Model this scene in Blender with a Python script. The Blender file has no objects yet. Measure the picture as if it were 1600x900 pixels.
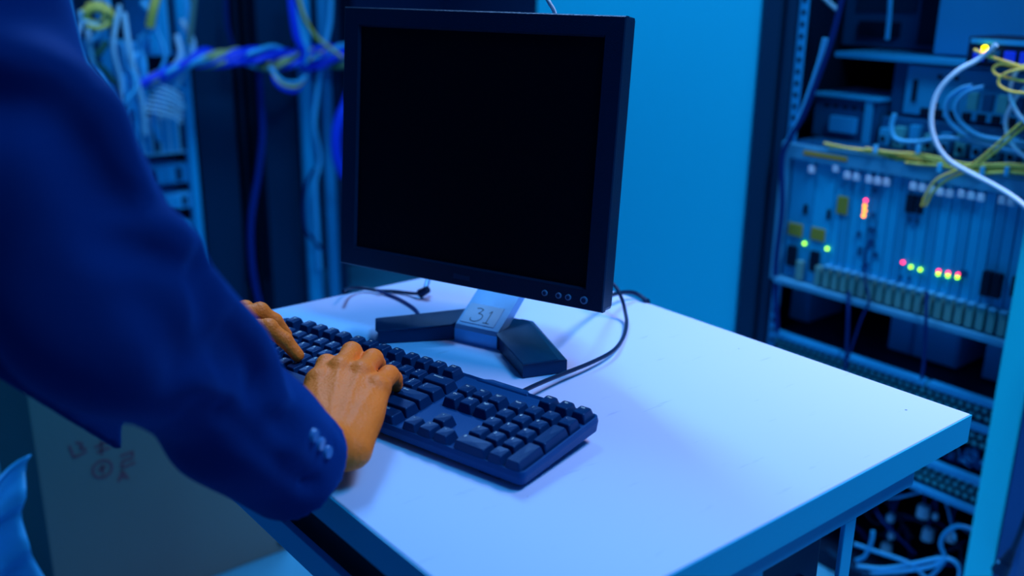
import bpy, bmesh, math, random
import numpy as np
from mathutils import Vector, Matrix
R = math.radians
random.seed(7)
scn = bpy.context.scene
COL = scn.collection

# ------------------------------------------------------------------ camera
HEAD = R(39.475); PITCH = R(17.593); ROLL = R(0.737); CAMZ = 1.165; FPX = 1528.7
cam_d = bpy.data.cameras.new('camera'); cam = bpy.data.objects.new('camera', cam_d); COL.objects.link(cam)
cam_d.sensor_width = 36; cam_d.lens = FPX * 36 / 1600; cam_d.clip_start = 0.02
cam.matrix_world = (Matrix.Translation((0, 0, CAMZ)) @ Matrix.Rotation(-HEAD, 4, 'Z')
                    @ Matrix.Rotation(math.pi / 2 - PITCH, 4, 'X') @ Matrix.Rotation(ROLL, 4, 'Z'))
cam_d.dof.use_dof = True; cam_d.dof.focus_distance = 0.99; cam_d.dof.aperture_fstop = 2.9
scn.camera = cam

# ------------------------------------------------------------------ world, lights, exposure
w = bpy.data.worlds.new('world'); scn.world = w; w.use_nodes = True
w.node_tree.nodes['Background'].inputs[0].default_value = (0.04, 0.35, 1.0, 1)
w.node_tree.nodes['Background'].inputs[1].default_value = 0.17

def area(name, loc, target, size, size_y, power, color, spread=180):
    d = bpy.data.lights.new(name, 'AREA'); d.shape = 'RECTANGLE'; d.size = size; d.size_y = size_y
    d.energy = power; d.color = color; d.spread = R(spread)
    o = bpy.data.objects.new(name, d); COL.objects.link(o); o.location = loc
    o.rotation_euler = (Vector(target) - Vector(loc)).to_track_quat('-Z', 'Y').to_euler()
    return o
area('ceiling_lamp_aisle', (1.15, 1.95, 2.65), (0.75, 0.85, 0.75), 0.35, 0.9, 42, (0.26, 0.53, 0.96))
area('ceiling_lamp_front', (0.95, -0.30, 2.75), (1.1, 0.85, 0.6), 0.6, 0.6, 10.5, (0.10, 0.53, 1.0), 95)
area('desk_fill_right', (1.45, 0.10, 2.5), (1.25, 0.48, 0.75), 0.5, 0.5, 6, (1.0, 0.60, 0.75), 62)  # added fill, narrowed to brighten and warm the right of the desk
vs = scn.view_settings
scn.display_settings.display_device = 'sRGB'
vs.view_transform = 'Standard'; vs.look = 'None'; vs.gamma = 1.0; vs.use_curve_mapping = False
vs.exposure = 0.0

# ------------------------------------------------------------------ coordinates
CH, SH = math.cos(HEAD), math.sin(HEAD)
def C(X, Y, z=0.0):                       # camera-heading metres -> world
    return Vector((X * CH + Y * SH, -X * SH + Y * CH, z + CAMZ))
def ray(px, py):
    x, y = px - 800, 450 - py
    cr, sr = math.cos(-ROLL), math.sin(-ROLL)
    x, y = x * cr + y * sr, -x * sr + y * cr
    c, s = math.cos(PITCH), math.sin(PITCH)
    v = C(x, FPX * c + y * s, -FPX * s + y * c) - Vector((0, 0, CAMZ))
    return v
def on(axis, val, px, py):
    d = ray(px, py); o = Vector((0, 0, CAMZ)); t = (val - o[axis]) / d[axis]
    return o + d * t
def oU(px, py, u=1.636): return on(0, u, px, py)
def oV(px, py, v=3.0): return on(1, v, px, py)
def oZ(px, py, z=0.75): return on(2, z, px, py)

# ------------------------------------------------------------------ materials
MATS = {}
def mat(name, col, rough=0.5, metal=0.0, var=0.0, scale=8.0, bump=0.0, emit=None, estr=1.0, spec=0.5, bscale=None, sss=0, coat=0):
    if name in MATS: return MATS[name]
    m = bpy.data.materials.new(name); m.use_nodes = True; nt = m.node_tree; b = nt.nodes['Principled BSDF']
    b.inputs['Base Color'].default_value = (*col, 1); b.inputs['Roughness'].default_value = rough
    b.inputs['Metallic'].default_value = metal; b.inputs['Specular IOR Level'].default_value = spec
    if max(col) < .3 and col[2] > col[0]*2: b.inputs['Specular Tint'].default_value = (.12, .5, 1, 1)
    if coat: b.inputs['Coat Weight'].default_value = coat
    if sss:
        b.inputs['Subsurface Weight'].default_value = sss
        b.inputs['Subsurface Radius'].default_value = (1, .35, .2); b.inputs['Subsurface Scale'].default_value = 0.004
    tc = nt.nodes.new('ShaderNodeTexCoord')
    n = nt.nodes.new('ShaderNodeTexNoise'); n.inputs['Scale'].default_value = scale; n.inputs['Detail'].default_value = 6
    nt.links.new(tc.outputs['Object'], n.inputs['Vector'])
    if var:
        mx = nt.nodes.new('ShaderNodeMix'); mx.data_type = 'RGBA'
        mx.inputs['A'].default_value = (*[c * (1 - var) for c in col], 1)
        mx.inputs['B'].default_value = (*[min(1, c * (1 + var)) for c in col], 1)
        nt.links.new(n.outputs['Fac'], mx.inputs['Factor']); nt.links.new(mx.outputs['Result'], b.inputs['Base Color'])
    if bump:
        n2 = nt.nodes.new('ShaderNodeTexNoise'); n2.inputs['Scale'].default_value = bscale or scale * 6; n2.inputs['Detail'].default_value = 4
        nt.links.new(tc.outputs['Object'], n2.inputs['Vector'])
        bp = nt.nodes.new('ShaderNodeBump'); bp.inputs['Strength'].default_value = bump; bp.inputs['Distance'].default_value = 0.002
        nt.links.new(n2.outputs['Fac'], bp.inputs['Height']); nt.links.new(bp.outputs['Normal'], b.inputs['Normal'])
    if emit:
        b.inputs['Emission Color'].default_value = (*emit, 1); b.inputs['Emission Strength'].default_value = estr
    MATS[name] = m
    return m

def laminate():
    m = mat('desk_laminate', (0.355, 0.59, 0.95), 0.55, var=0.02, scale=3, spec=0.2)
    nt = m.node_tree; b = nt.nodes['Principled BSDF']
    src = b.inputs['Base Color'].links[0].from_socket
    tc = nt.nodes.new('ShaderNodeTexCoord')
    vo = nt.nodes.new('ShaderNodeTexVoronoi'); vo.inputs['Scale'].default_value = 14
    nt.links.new(tc.outputs['Object'], vo.inputs['Vector'])
    lt = nt.nodes.new('ShaderNodeMath'); lt.operation = 'LESS_THAN'; lt.inputs[1].default_value = 0.020
    nt.links.new(vo.outputs['Distance'], lt.inputs[0])
    n = nt.nodes.new('ShaderNodeTexNoise'); n.inputs['Scale'].default_value = 3.2
    nt.links.new(tc.outputs['Object'], n.inputs['Vector'])
    gt = nt.nodes.new('ShaderNodeMath'); gt.operation = 'GREATER_THAN'; gt.inputs[1].default_value = 0.50
    nt.links.new(n.outputs['Fac'], gt.inputs[0])
    mu = nt.nodes.new('ShaderNodeMath'); mu.operation = 'MULTIPLY'
    nt.links.new(lt.outputs[0], mu.inputs[0]); nt.links.new(gt.outputs[0], mu.inputs[1])
    # faint scratches
    mp = nt.nodes.new('ShaderNodeMapping'); mp.inputs['Scale'].default_value = (4, 26, 1); mp.inputs['Rotation'].default_value = (0, 0, R(35))
    nt.links.new(tc.outputs['Object'], mp.inputs['Vector'])
    n3 = nt.nodes.new('ShaderNodeTexNoise'); n3.inputs['Scale'].default_value = 5; n3.inputs['Detail'].default_value = 8
    nt.links.new(mp.outputs[0], n3.inputs['Vector'])
    rp = nt.nodes.new('ShaderNodeMapRange'); rp.inputs['From Min'].default_value = 0.66; rp.inputs['From Max'].default_value = 0.74; rp.inputs['To Max'].default_value = 0.22
    nt.links.new(n3.outputs['Fac'], rp.inputs['Value'])
    ad = nt.nodes.new('ShaderNodeMath'); ad.operation = 'MAXIMUM'
    nt.links.new(mu.outputs[0], ad.inputs[0]); nt.links.new(rp.outputs[0], ad.inputs[1])
    mx = nt.nodes.new('ShaderNodeMix'); mx.data_type = 'RGBA'; mx.inputs['B'].default_value = (0.10, 0.2, 0.33, 1)
    nt.links.new(ad.outputs[0], mx.inputs['Factor']); nt.links.new(src, mx.inputs['A']); nt.links.new(mx.outputs['Result'], b.inputs['Base Color'])
    return m

M_LAM = laminate()
M_FRAME = mat('blue_painted_steel', (0.002, 0.48, 0.86), 0.45, var=0.05, scale=5)
M_PANEL = mat('cabinet_paint', (0.001, 0.71, 1.0), 0.5, var=0.03, scale=2)
M_EDGE = mat('desk_edge_shade', (0.002, 0.46, 0.80), 0.45, var=0.04, scale=6)  # tabletop blue deepened to stand for shade on its sides
M_BLACK = mat('black_plastic', (0.001, 0.022, 0.07), 0.42, bump=0.25, scale=60, bscale=900)
M_KEY = mat('key_plastic', (0.001, 0.026, 0.105), 0.36, spec=0.35, bump=0.15, scale=60, bscale=1200)
M_CASE = mat('keyboard_case_plastic', (0.001, 0.050, 0.19), 0.45, spec=.35, bump=0.2, scale=50, bscale=900)
M_LEGEND = mat('legend_print', (0.6, 0.95, 1.0), 0.5)
M_BEZEL = mat('monitor_bezel', (0.0005, 0.012, 0.038), 0.36, bump=0.2, scale=60, bscale=700)
M_SCREEN = mat('monitor_screen', (0.0006, 0.0012, 0.004), 0.5, spec=0.12)
M_SILVER = mat('stand_silver', (0.10, 0.42, 0.80), 0.33, metal=0.35, bump=0.08, scale=30, bscale=600)
M_BASE = mat('stand_black', (0.001, 0.022, 0.075), 0.30, bump=0.3, scale=60, bscale=900)
M_BUTTON = mat('button_grey', (0.06, 0.22, 0.42), 0.35)
M_CABLE = mat('black_cable', (0.004, 0.014, 0.045), 0.4)
M_STICK = mat('paper_sticker', (0.12, 0.5, 0.88), 0.55)
M_INK = mat('ink', (0.006, 0.02, 0.06), 0.6)
M_SKIN = mat('skin', (0.86, 0.20, 0.022), 0.5, spec=0.25, var=0.12, scale=45, bump=0.5, bscale=330, sss=0.12)
M_NAVY = mat('navy_wool', (0.0008, 0.029, 0.175), 0.85, var=0.12, scale=12, bump=0.4, bscale=700, spec=0.12)
_b = M_NAVY.node_tree.nodes['Principled BSDF']; _b.inputs['Sheen Weight'].default_value = .35; _b.inputs['Sheen Tint'].default_value = (0.01, 0.25, 1.0, 1); _b.inputs['Sheen Roughness'].default_value = .4
M_DARKCLOTH = mat('dark_trousers', (0.004, 0.008, 0.03), 0.9)
M_SHIRT = mat('shirt_cloth', (0.05, 0.1, 0.2), 0.9)
M_HAIR = mat('black_hair', (0.01, 0.01, 0.012), 0.6)
M_BTN = mat('suit_button', (0.05, 0.22, 0.55), 0.25)
M_CARTON = mat('carton_board', (0.10, 0.20, 0.20), 0.85, var=0.10, scale=4)
M_CARTON2 = mat('carton_tape', (0.16, 0.28, 0.28), 0.6)
M_RED = mat('red_stamp', (0.15, 0.075, 0.115), 0.8)
M_FLOOR = mat('floor_vinyl', (0.04, 0.36, 0.58), 0.5, var=0.08, scale=2)
M_WALL = mat('wall_paint', (0.01, 0.12, 0.3), 0.8, var=0.05, scale=1.5)
M_RACKBLK = mat('rack_black', (0.002, 0.010, 0.03), 0.6)
M_RACKDK = mat('rack_dark_panel', (0.001, 0.035, 0.085), 0.6, var=0.1, scale=2)
M_RACKBLUE = mat('rack_rail', (0.01, 0.36, 0.70), 0.45)
M_CARD = mat('card_faceplate', (0.002, 0.46, 0.80), 0.42, var=0.08, scale=9)
M_CARD2 = mat('card_faceplate_dark', (0.002, 0.36, 0.66), 0.45, var=0.08, scale=9)
M_CAGE = mat('cage_metal', (0.05, 0.36, 0.60), 0.42)
M_HANDLE = mat('card_handle', (0.10, 0.34, 0.34), 0.5)
M_WHITEP = mat('white_plastic', (0.75, 0.85, 1.0), 0.4)
M_WCABLE = mat('white_cable', (0.42, 0.78, 1.0), 0.45)
M_LCABLE = mat('light_blue_cable', (0.06, 0.58, 1.0), 0.45)
M_BCABLE = mat('blue_cable', (0.001, 0.06, 0.95), 0.45)
M_DCABLE = mat('dark_blue_cable', (0.002, 0.02, 0.14), 0.5)
M_YCABLE = mat('yellow_cable', (0.90, 0.72, 0.12), 0.45)
M_YLAB = mat('yellow_label', (0.30, 0.30, 0.03), 0.6)
M_OLAB = mat('orange_label', (0.55, 0.32, 0.02), 0.6)
M_LRED = mat('led_red', (1, 0, 0.05), 0.4, emit=(1.0, 0.03, 0.12), estr=5)
M_LORA = mat('led_orange', (1, .3, 0), 0.4, emit=(1.0, 0.25, 0.0), estr=5)
M_LGRN = mat('led_green', (.3, 1, 0), 0.4, emit=(0.35, 1.0, 0.0), estr=4)
M_LYEL = mat('led_yellow', (1, .8, 0), 0.4, emit=(1.0, 0.8, 0.0), estr=6)
M_DARKHOLE = mat('dark_socket', (0.001, 0.004, 0.012), 0.7)
M_DEV = mat('device_metal', (0.01, 0.38, 0.70), 0.4, var=0.1, scale=12)
M_DEVDK = mat('device_dark', (0.002, 0.09, 0.22), 0.5)
M_GREENY = mat('vent_green', (0.05, 0.42, 0.46), 0.5)

# ------------------------------------------------------------------ mesh helpers
def link(name, me, m=None, parent=None, smooth=False):
    if m:
        for k in (m if isinstance(m, (list, tuple)) else [m]): me.materials.append(k)
    if smooth:
        for p in me.polygons: p.use_smooth = True
    o = bpy.data.objects.new(name, me); COL.objects.link(o)
    if parent: o.parent = parent
    return o
def tag(o, label=None, cat=None, group=None, kind=None):
    if label: o['label'] = label
    if cat: o['category'] = cat
    if group: o['group'] = group
    if kind: o['kind'] = kind
    return o
def thing(name, label, cat, loc=(0, 0, 0), rz=0, group=None):
    o = bpy.data.objects.new(name, None); COL.objects.link(o); o.location = loc; o.rotation_euler = (0, 0, rz)
    o.empty_display_size = 0.05
    return tag(o, label, cat, group)

class G:                                   # geometry collector -> one mesh
    def __init__(s): s.v = []; s.f = []; s.mi = []; s.sm = []
    def add(s, V, F, mi=0, sm=False):
        n = len(s.v); s.v += [tuple(p) for p in V]
        for f in F: s.f.append(tuple(i + n for i in f)); s.mi.append(mi); s.sm.append(sm)
    def box(s, a, b, mi=0, bev=0.0, mx=None):
        x0, x1 = sorted((a[0], b[0])); y0, y1 = sorted((a[1], b[1])); z0, z1 = sorted((a[2], b[2]))
        if bev <= 0:
            V = [(x0,y0,z0),(x1,y0,z0),(x1,y1,z0),(x0,y1,z0),(x0,y0,z1),(x1,y0,z1),(x1,y1,z1),(x0,y1,z1)]
            F = [(0,3,2,1),(4,5,6,7),(0,1,5,4),(1,2,6,5),(2,3,7,6),(3,0,4,7)]
        else:
            bm = bmesh.new(); bmesh.ops.create_cube(bm, size=1)
            for v in bm.verts:
                v.co = Vector(((x0+x1)/2 + v.co.x*(x1-x0), (y0+y1)/2 + v.co.y*(y1-y0), (z0+z1)/2 + v.co.z*(z1-z0)))
            bev = min(bev, .45*min(x1-x0, y1-y0, z1-z0))
            bmesh.ops.bevel(bm, geom=bm.edges[:], offset=bev, segments=2, profile=0.6, affect='EDGES')
            bm.verts.index_update(); V = [v.co.copy() for v in bm.verts]; F = [[v.index for v in f.verts] for f in bm.faces]; bm.free()
        if mx is not None: V = [mx @ Vector(p) for p in V]
        s.add(V, F, mi)
        return s
    def prism(s, poly, z0, z1, mi=0, inset=0.0, bev=0.0):   # poly CCW in xy, top inset
        n = len(poly); cx = sum(p[0] for p in poly)/n; cy = sum(p[1] for p in poly)/n
        def ins(d):
            out = []
            for i in range(n):
                p0, p1, p2 = Vector(poly[i-1]), Vector(poly[i]), Vector(poly[(i+1) % n])
                e1 = (p1-p0).normalized(); e2 = (p2-p1).normalized()
                n1 = Vector((-e1.y, e1.x)); n2 = Vector((-e2.y, e2.x)); k = (n1+n2); k = k/max(.3, k.dot(n1))
                out.append(p1 + k*d)
            return out
        rings = [(ins(0), z0)]
        if inset or bev:
            if bev:
                rings.append((ins(inset), z1-bev)); rings.append((ins(inset+bev*.4), z1-bev*.35)); rings.append((ins(inset+bev), z1))
            else: rings.append((ins(inset), z1))
        else: rings.append((ins(0), z1))
        V = [(p[0], p[1], z(p) if callable(z) else z) for r, z in rings for p in r]
        F = [tuple(range(n-1, -1, -1))]
        for k in range(len(rings)-1):
            for i in range(n): F.append((k*n+i, k*n+(i+1) % n, (k+1)*n+(i+1) % n, (k+1)*n+i))
        F.append(tuple((len(rings)-1)*n+i for i in range(n)))
        s.add(V, F, mi); return s
    def cyl(s, a, b, r, seg=16, r2=None, mi=0, cap=True):
        a, b = Vector(a), Vector(b); d = (b-a).normalized(); r2 = r if r2 is None else r2
        q = d.to_track_quat('Z', 'Y').to_matrix(); V = []
        for P, rr in ((a, r), (b, r2)):
            for i in range(seg):
                t = 2*math.pi*i/seg; V.append(P + q @ Vector((rr*math.cos(t), rr*math.sin(t), 0)))
        s.add(V, [(i, (i+1) % seg, seg+(i+1) % seg, seg+i) for i in range(seg)], mi, True)
        if cap: s.add(V, [tuple(range(seg-1, -1, -1)), tuple(range(seg, 2*seg))], mi)
        return s
    def tube(s, pts, r, seg=8, mi=0, sub=6):
        P = spline(pts, sub); n = len(P); V = []; F = []
        t0 = (P[1]-P[0]).normalized(); up = Vector((0, 0, 1)) if abs(t0.z) < .9 else Vector((1, 0, 0))
        nrm = t0.cross(up).normalized()
        for i in range(n):
            t = (P[min(i+1, n-1)] - P[max(i-1, 0)]).normalized()
            nrm = (nrm - t*nrm.dot(t)).normalized(); bn = t.cross(nrm)
            rr = r(i/(n-1)) if callable(r) else r
            for k in range(seg):
                a = 2*math.pi*k/seg; V.append(P[i] + (nrm*math.cos(a) + bn*math.sin(a))*rr)
        for i in range(n-1):
            for k in range(seg): F.append((i*seg+k, i*seg+(k+1) % seg, (i+1)*seg+(k+1) % seg, (i+1)*seg+k))
        s.add(V, F, mi, True); s.add(V[:seg], [tuple(range(seg-1, -1, -1))], mi); s.add(V[-seg:], [tuple(range(seg))], mi)
        return s
    def mesh(s, name):
        me = bpy.data.meshes.new(name); me.from_pydata(s.v, [], s.f); me.update()
        me.polygons.foreach_set('material_index', s.mi); me.polygons.foreach_set('use_smooth', s.sm)
        return me
    def build(s, name, m, parent=None, label=None):
        o = link(name, s.mesh(name), m, parent)
        if label: o['label'] = label
        return o
def spline(pts, sub=6):
    P = [Vector(p) for p in pts]
    if len(P) < 3 or sub <= 1: return P
    Q = [P[0]*2-P[1]] + P + [P[-1]*2-P[-2]]; out = []
    for i in range(1, len(Q)-2):
        for k in range(sub):
            t = k/sub; a, b, c, d = Q[i-1:i+3]
            out.append(.5*((2*b) + (c-a)*t + (2*a-5*b+4*c-d)*t*t + (3*b-a-3*c+d)*t**3))
    out.append(P[-1]); return out
def cable(name, pts, r, m, label, cat='cable', group=None, seg=8, sub=6):
    g = G(); base = Vector(pts[0]); g.tube([Vector(p)-base for p in pts], r, seg, sub=sub)
    o = g.build(name, m); o.location = base
    return tag(o, label, cat, group)
_gl = {}
def glyph(txt, size=1.0):
    if txt in _gl: return _gl[txt]
    c = bpy.data.curves.new('g', 'FONT'); c.body = txt; c.size = 1; c.resolution_u = 2; c.align_x = 'CENTER'; c.align_y = 'CENTER'
    o = bpy.data.objects.new('g', c); COL.objects.link(o)
    dg = bpy.context.evaluated_depsgraph_get(); me = bpy.data.meshes.new_from_object(o.evaluated_get(dg))
    V = [v.co.copy() for v in me.vertices]; F = [tuple(p.vertices) for p in me.polygons]
    bpy.data.objects.remove(o); bpy.data.curves.remove(c); bpy.data.meshes.remove(me)
    _gl[txt] = (V, F); return V, F

# ------------------------------------------------------------------ implicit surfaces (naive surface nets)
def surface_nets(f, lo, hi, h):
    lo = np.array(lo, float); hi = np.array(hi, float); n = np.ceil((hi-lo)/h).astype(int)+1
    ax = [lo[i] + h*np.arange(n[i]) for i in range(3)]
    X, Y, Z = np.meshgrid(*ax, indexing='ij')
    D = f(np.stack((X.ravel(), Y.ravel(), Z.ravel()), 1)).reshape(n)
    S = D < 0
    c = n-1
    cnt = np.zeros(c, int); acc = np.zeros((*c, 3)); num = np.zeros(c)
    for dx in (0, 1):
        for dy in (0, 1):
            for dz in (0, 1): cnt += S[dx:dx+c[0], dy:dy+c[1], dz:dz+c[2]]
    act = (cnt > 0) & (cnt < 8)
    corners = [(i, j, k) for i in (0, 1) for j in (0, 1) for k in (0, 1)]
    for a in corners:
        for d in range(3):
            if a[d] == 0:
                b = list(a); b[d] = 1
                da = D[a[0]:a[0]+c[0], a[1]:a[1]+c[1], a[2]:a[2]+c[2]]; db = D[b[0]:b[0]+c[0], b[1]:b[1]+c[1], b[2]:b[2]+c[2]]
                cr = (da < 0) != (db < 0); t = np.where(cr, da/np.where(cr, da-db, 1), 0)
                for e in range(3): acc[..., e] += np.where(cr, a[e] + (t if e == d else 0), 0)
                num += cr
    idx = -np.ones(c, int); w_ = np.argwhere(act); idx[act] = np.arange(len(w_))
    V = (acc[act]/num[act][:, None] + w_)*h + lo
    F = []
    for d in range(3):
        e1, e2 = (d+1) % 3, (d+2) % 3
        sl0 = [slice(None)]*3; sl1 = [slice(None)]*3; sl0[d] = slice(0, n[d]-1); sl1[d] = slice(1, n[d])
        A = S[tuple(sl0)]; B = S[tuple(sl1)]; ch = np.argwhere(A != B)
        ok = (ch[:, e1] > 0) & (ch[:, e1] < n[e1]-1) & (ch[:, e2] > 0) & (ch[:, e2] < n[e2]-1); ch = ch[ok]
        def at(o1, o2):
            q = ch.copy(); q[:, e1] -= o1; q[:, e2] -= o2; return idx[q[:, 0], q[:, 1], q[:, 2]]
        q = np.stack((at(1, 1), at(0, 1), at(0, 0), at(1, 0)), 1)
        ins = A[ch[:, 0], ch[:, 1], ch[:, 2]]
        q[~ins] = q[~ins][:, ::-1]; F.append(q)
    return V, np.concatenate(F)
def seg_d(P, a, b, ra, rb, flat=None):
    a = np.array(a, float); b = np.array(b, float); ab = b-a
    t = np.clip(((P-a) @ ab)/(ab @ ab), 0, 1); q = P-(a+t[:, None]*ab)
    if flat is not None:
        n_, k_ = flat; n_ = np.array(n_, float); n_ /= np.linalg.norm(n_); q = q + np.outer((q @ n_)*(k_-1), n_)
    return np.linalg.norm(q, axis=1) - (ra+(rb-ra)*t)
def ell_d(P, c, r, rot=None):
    q = P-np.array(c, float)
    if rot is not None: q = q @ np.array(rot)
    r = np.array(r, float); k0 = np.linalg.norm(q/r, axis=1); k1 = np.linalg.norm(q/(r*r), axis=1)
    return k0*(k0-1)/np.maximum(k1, 1e-9)
def smin(a, b, k):
    h = np.clip(.5+.5*(b-a)/k, 0, 1); return b*(1-h)+a*h-k*h*(1-h)
def to_mesh(name, parts, m, parent=None):
    Vs = []; Fs = []; o = 0
    for V, F in parts: Vs.append(V); Fs.append(F+o); o += len(V)
    V = np.concatenate(Vs); F = np.concatenate(Fs)
    me = bpy.data.meshes.new(name); me.from_pydata(V.tolist(), [], F.tolist()); me.update()
    return link(name, me, m, parent, smooth=True)

# ================================================================== SETTING
def struct(name, a, b, m):
    g = G().box(a, b); return tag(g.build(name, m), kind='structure')
struct('floor', (-1.6, -1.6, -0.05), (3.0, 4.2, 0.0), M_FLOOR)
struct('wall_right', (2.9, -1.6, 0), (3.0, 4.2, 3.0), M_WALL)
struct('wall_back', (-1.6, 4.1, 0), (2.9, 4.2, 3.0), M_WALL)

# ================================================================== DESK
TU0, TU1, TV0, TV1, TZ = 0.346, 0.9375, 0.403, 1.128, 0.75
TH = 0.0315
desk = thing('desk', 'small work desk with a pale blue laminate top and blue steel frame', 'desk', ((TU0+TU1)/2, (TV0+TV1)/2, 0))
ox, oy = desk.location.x, desk.location.y
def db(name, m, *boxes, bev=0.0012):
    g = G()
    for a, b in boxes: g.box((a[0]-ox, a[1]-oy, a[2]), (b[0]-ox, b[1]-oy, b[2]), bev=bev)
    return g.build(name, m, desk)
db('tabletop', M_LAM, ((TU0+.0012, TV0+.0012, TZ-TH+.001), (TU1-.0012, TV1-.0012, TZ)), bev=0.0015)
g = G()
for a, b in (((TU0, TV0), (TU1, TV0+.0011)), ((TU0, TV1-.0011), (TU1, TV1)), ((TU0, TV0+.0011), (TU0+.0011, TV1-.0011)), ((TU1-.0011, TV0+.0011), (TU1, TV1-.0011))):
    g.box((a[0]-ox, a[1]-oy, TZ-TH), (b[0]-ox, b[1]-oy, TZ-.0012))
g.build('edge_shade', M_EDGE, desk)  # side strips carry the shade of the tabletop's edges in their colour
a0, a1 = TZ-TH-.026, TZ-TH
db('apron', M_FRAME, ((TU0+.02, TV0+.010, a0), (0.856, TV0+.034, a1)))
db('apron', M_FRAME, ((TU0+.02, TV1-.05, a0), (0.856, TV1-.026, a1)))
db('apron', M_FRAME, ((0.832, TV0+.034, a0), (0.856, TV1-.05, a1)))
db('apron', M_FRAME, ((TU0+.02, TV0+.034, a0), (TU0+.044, TV1-.05, a1)))
for x in (0.740, 0.600):
    for y in (TV0+.0105, TV1-.040): db('leg', M_FRAME, ((x, y, 0), (x+.018, y+.005, a0)))
db('rail', M_FRAME, ((0.366, TV0+.02, 0.622), (0.374, TV1-.04, 0.652)))
db('side_panel', M_DARKHOLE, ((0.380, TV0+.04, 0.640), (0.392, TV1-.06, a1-.001)))  # black sheet added for the shaded space under the top
g = G()
g.cyl((0.862-ox, TV0+.022-oy, a0-.004), (0.862-ox, TV0+.022-oy, a1-.001), .006, 12)
g.box((0.853-ox, TV0+.012-oy, a1-.004), (0.872-ox, TV0+.034-oy, a1-.0005))
g.build('frame_bolt', M_RACKBLUE, desk)

# computer tower under the desk
tw = thing('computer_tower', 'black computer tower standing under the desk', 'computer', (0.665, 0.62, 0))
G().box((-.040, -.180, 0.02), (.074, .36, 0.685), bev=.004).build('case', M_RACKBLK, tw)
G().box((-.038, -.186, 0.10), (.072, -.180, 0.675), bev=.002).build('front_panel', mat('tower_front', (0.001, 0.025, 0.09), .5), tw)
g = G().prism([(-.05, -.1), (.09, -.1), (.11, -.08), (.11, .09), (.09, .11), (-.05, .11)], 0, .003)
o = g.build('intake_opening', M_DARKHOLE, tw); o.rotation_euler = (R(90), 0, 0); o.location = (.005, -.186, .53); o.scale = (.45, 1, 1)
for x in (-.02, .05):
    for y in (-.14, .32): G().cyl((x, y, 0), (x, y, .02), .015).build('foot', M_BLACK, tw)

# ================================================================== KEYBOARD
KY = R(-36.872)
kb = thing('keyboard', 'black full-size computer keyboard with white legends on the desk under the hands', 'keyboard', C(-.26311, 1.08898, TZ-CAMZ), KY-HEAD)
TILT = R(4.76)
def ktop(b): return 0.0303 + (b+.06)*math.tan(TILT)        # key-top plane above the desk
A0, A1, B0, B1 = -.0085, .4315, -.1190, .0040
def rect_round(x0, y0, x1, y1, r, n=4):
    P = []
    for cx, cy, a in ((x1-r, y0+r, -90), (x1-r, y1-r, 0), (x0+r, y1-r, 90), (x0+r, y0+r, 180)):
        for k in range(n+1):
            t = R(a+90*k/n); P.append((cx+r*math.cos(t), cy+r*math.sin(t)))
    return P
g = G()
# body: loft of rounded rectangles, rim higher than deck
def dz(b): return ktop(b)-.0095
out = rect_round(A0, B0, A1, B1, .006)
def shr(P, d): 
    cx, cy = (A0+A1)/2, (B0+B1)/2; return [(x+(d if x < cx else -d), y+(d if y < cy else -d)) for x, y in P]
levels = [(shr(out, .007), lambda b: .0015 + max(0, (b-B0))*.05), (shr(out, .001), lambda b: .006+max(0, (b-B0))*.06), (out, lambda b: dz(b)-.003), (shr(out, .0008), lambda b: dz(b)+.0015),
          (shr(out, .0022), lambda b: dz(b)+.0020), (shr(out, .0034), lambda b: dz(b)+.0004), (shr(out, .0040), lambda b: dz(b)-.0002)]
n = len(out); V = []
for P, zf in levels: V += [(x, y, zf(y)) for x, y in P]
F = [tuple(range(n-1, -1, -1))]
for k in range(len(levels)-1):
    for i in range(n): F.append((k*n+i, k*n+(i+1) % n, (k+1)*n+(i+1) % n, (k+1)*n+i))
F.append(tuple((len(levels)-1)*n+i for i in range(n)))
g.add(V, F)
g.build('case', M_CASE, kb)
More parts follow.
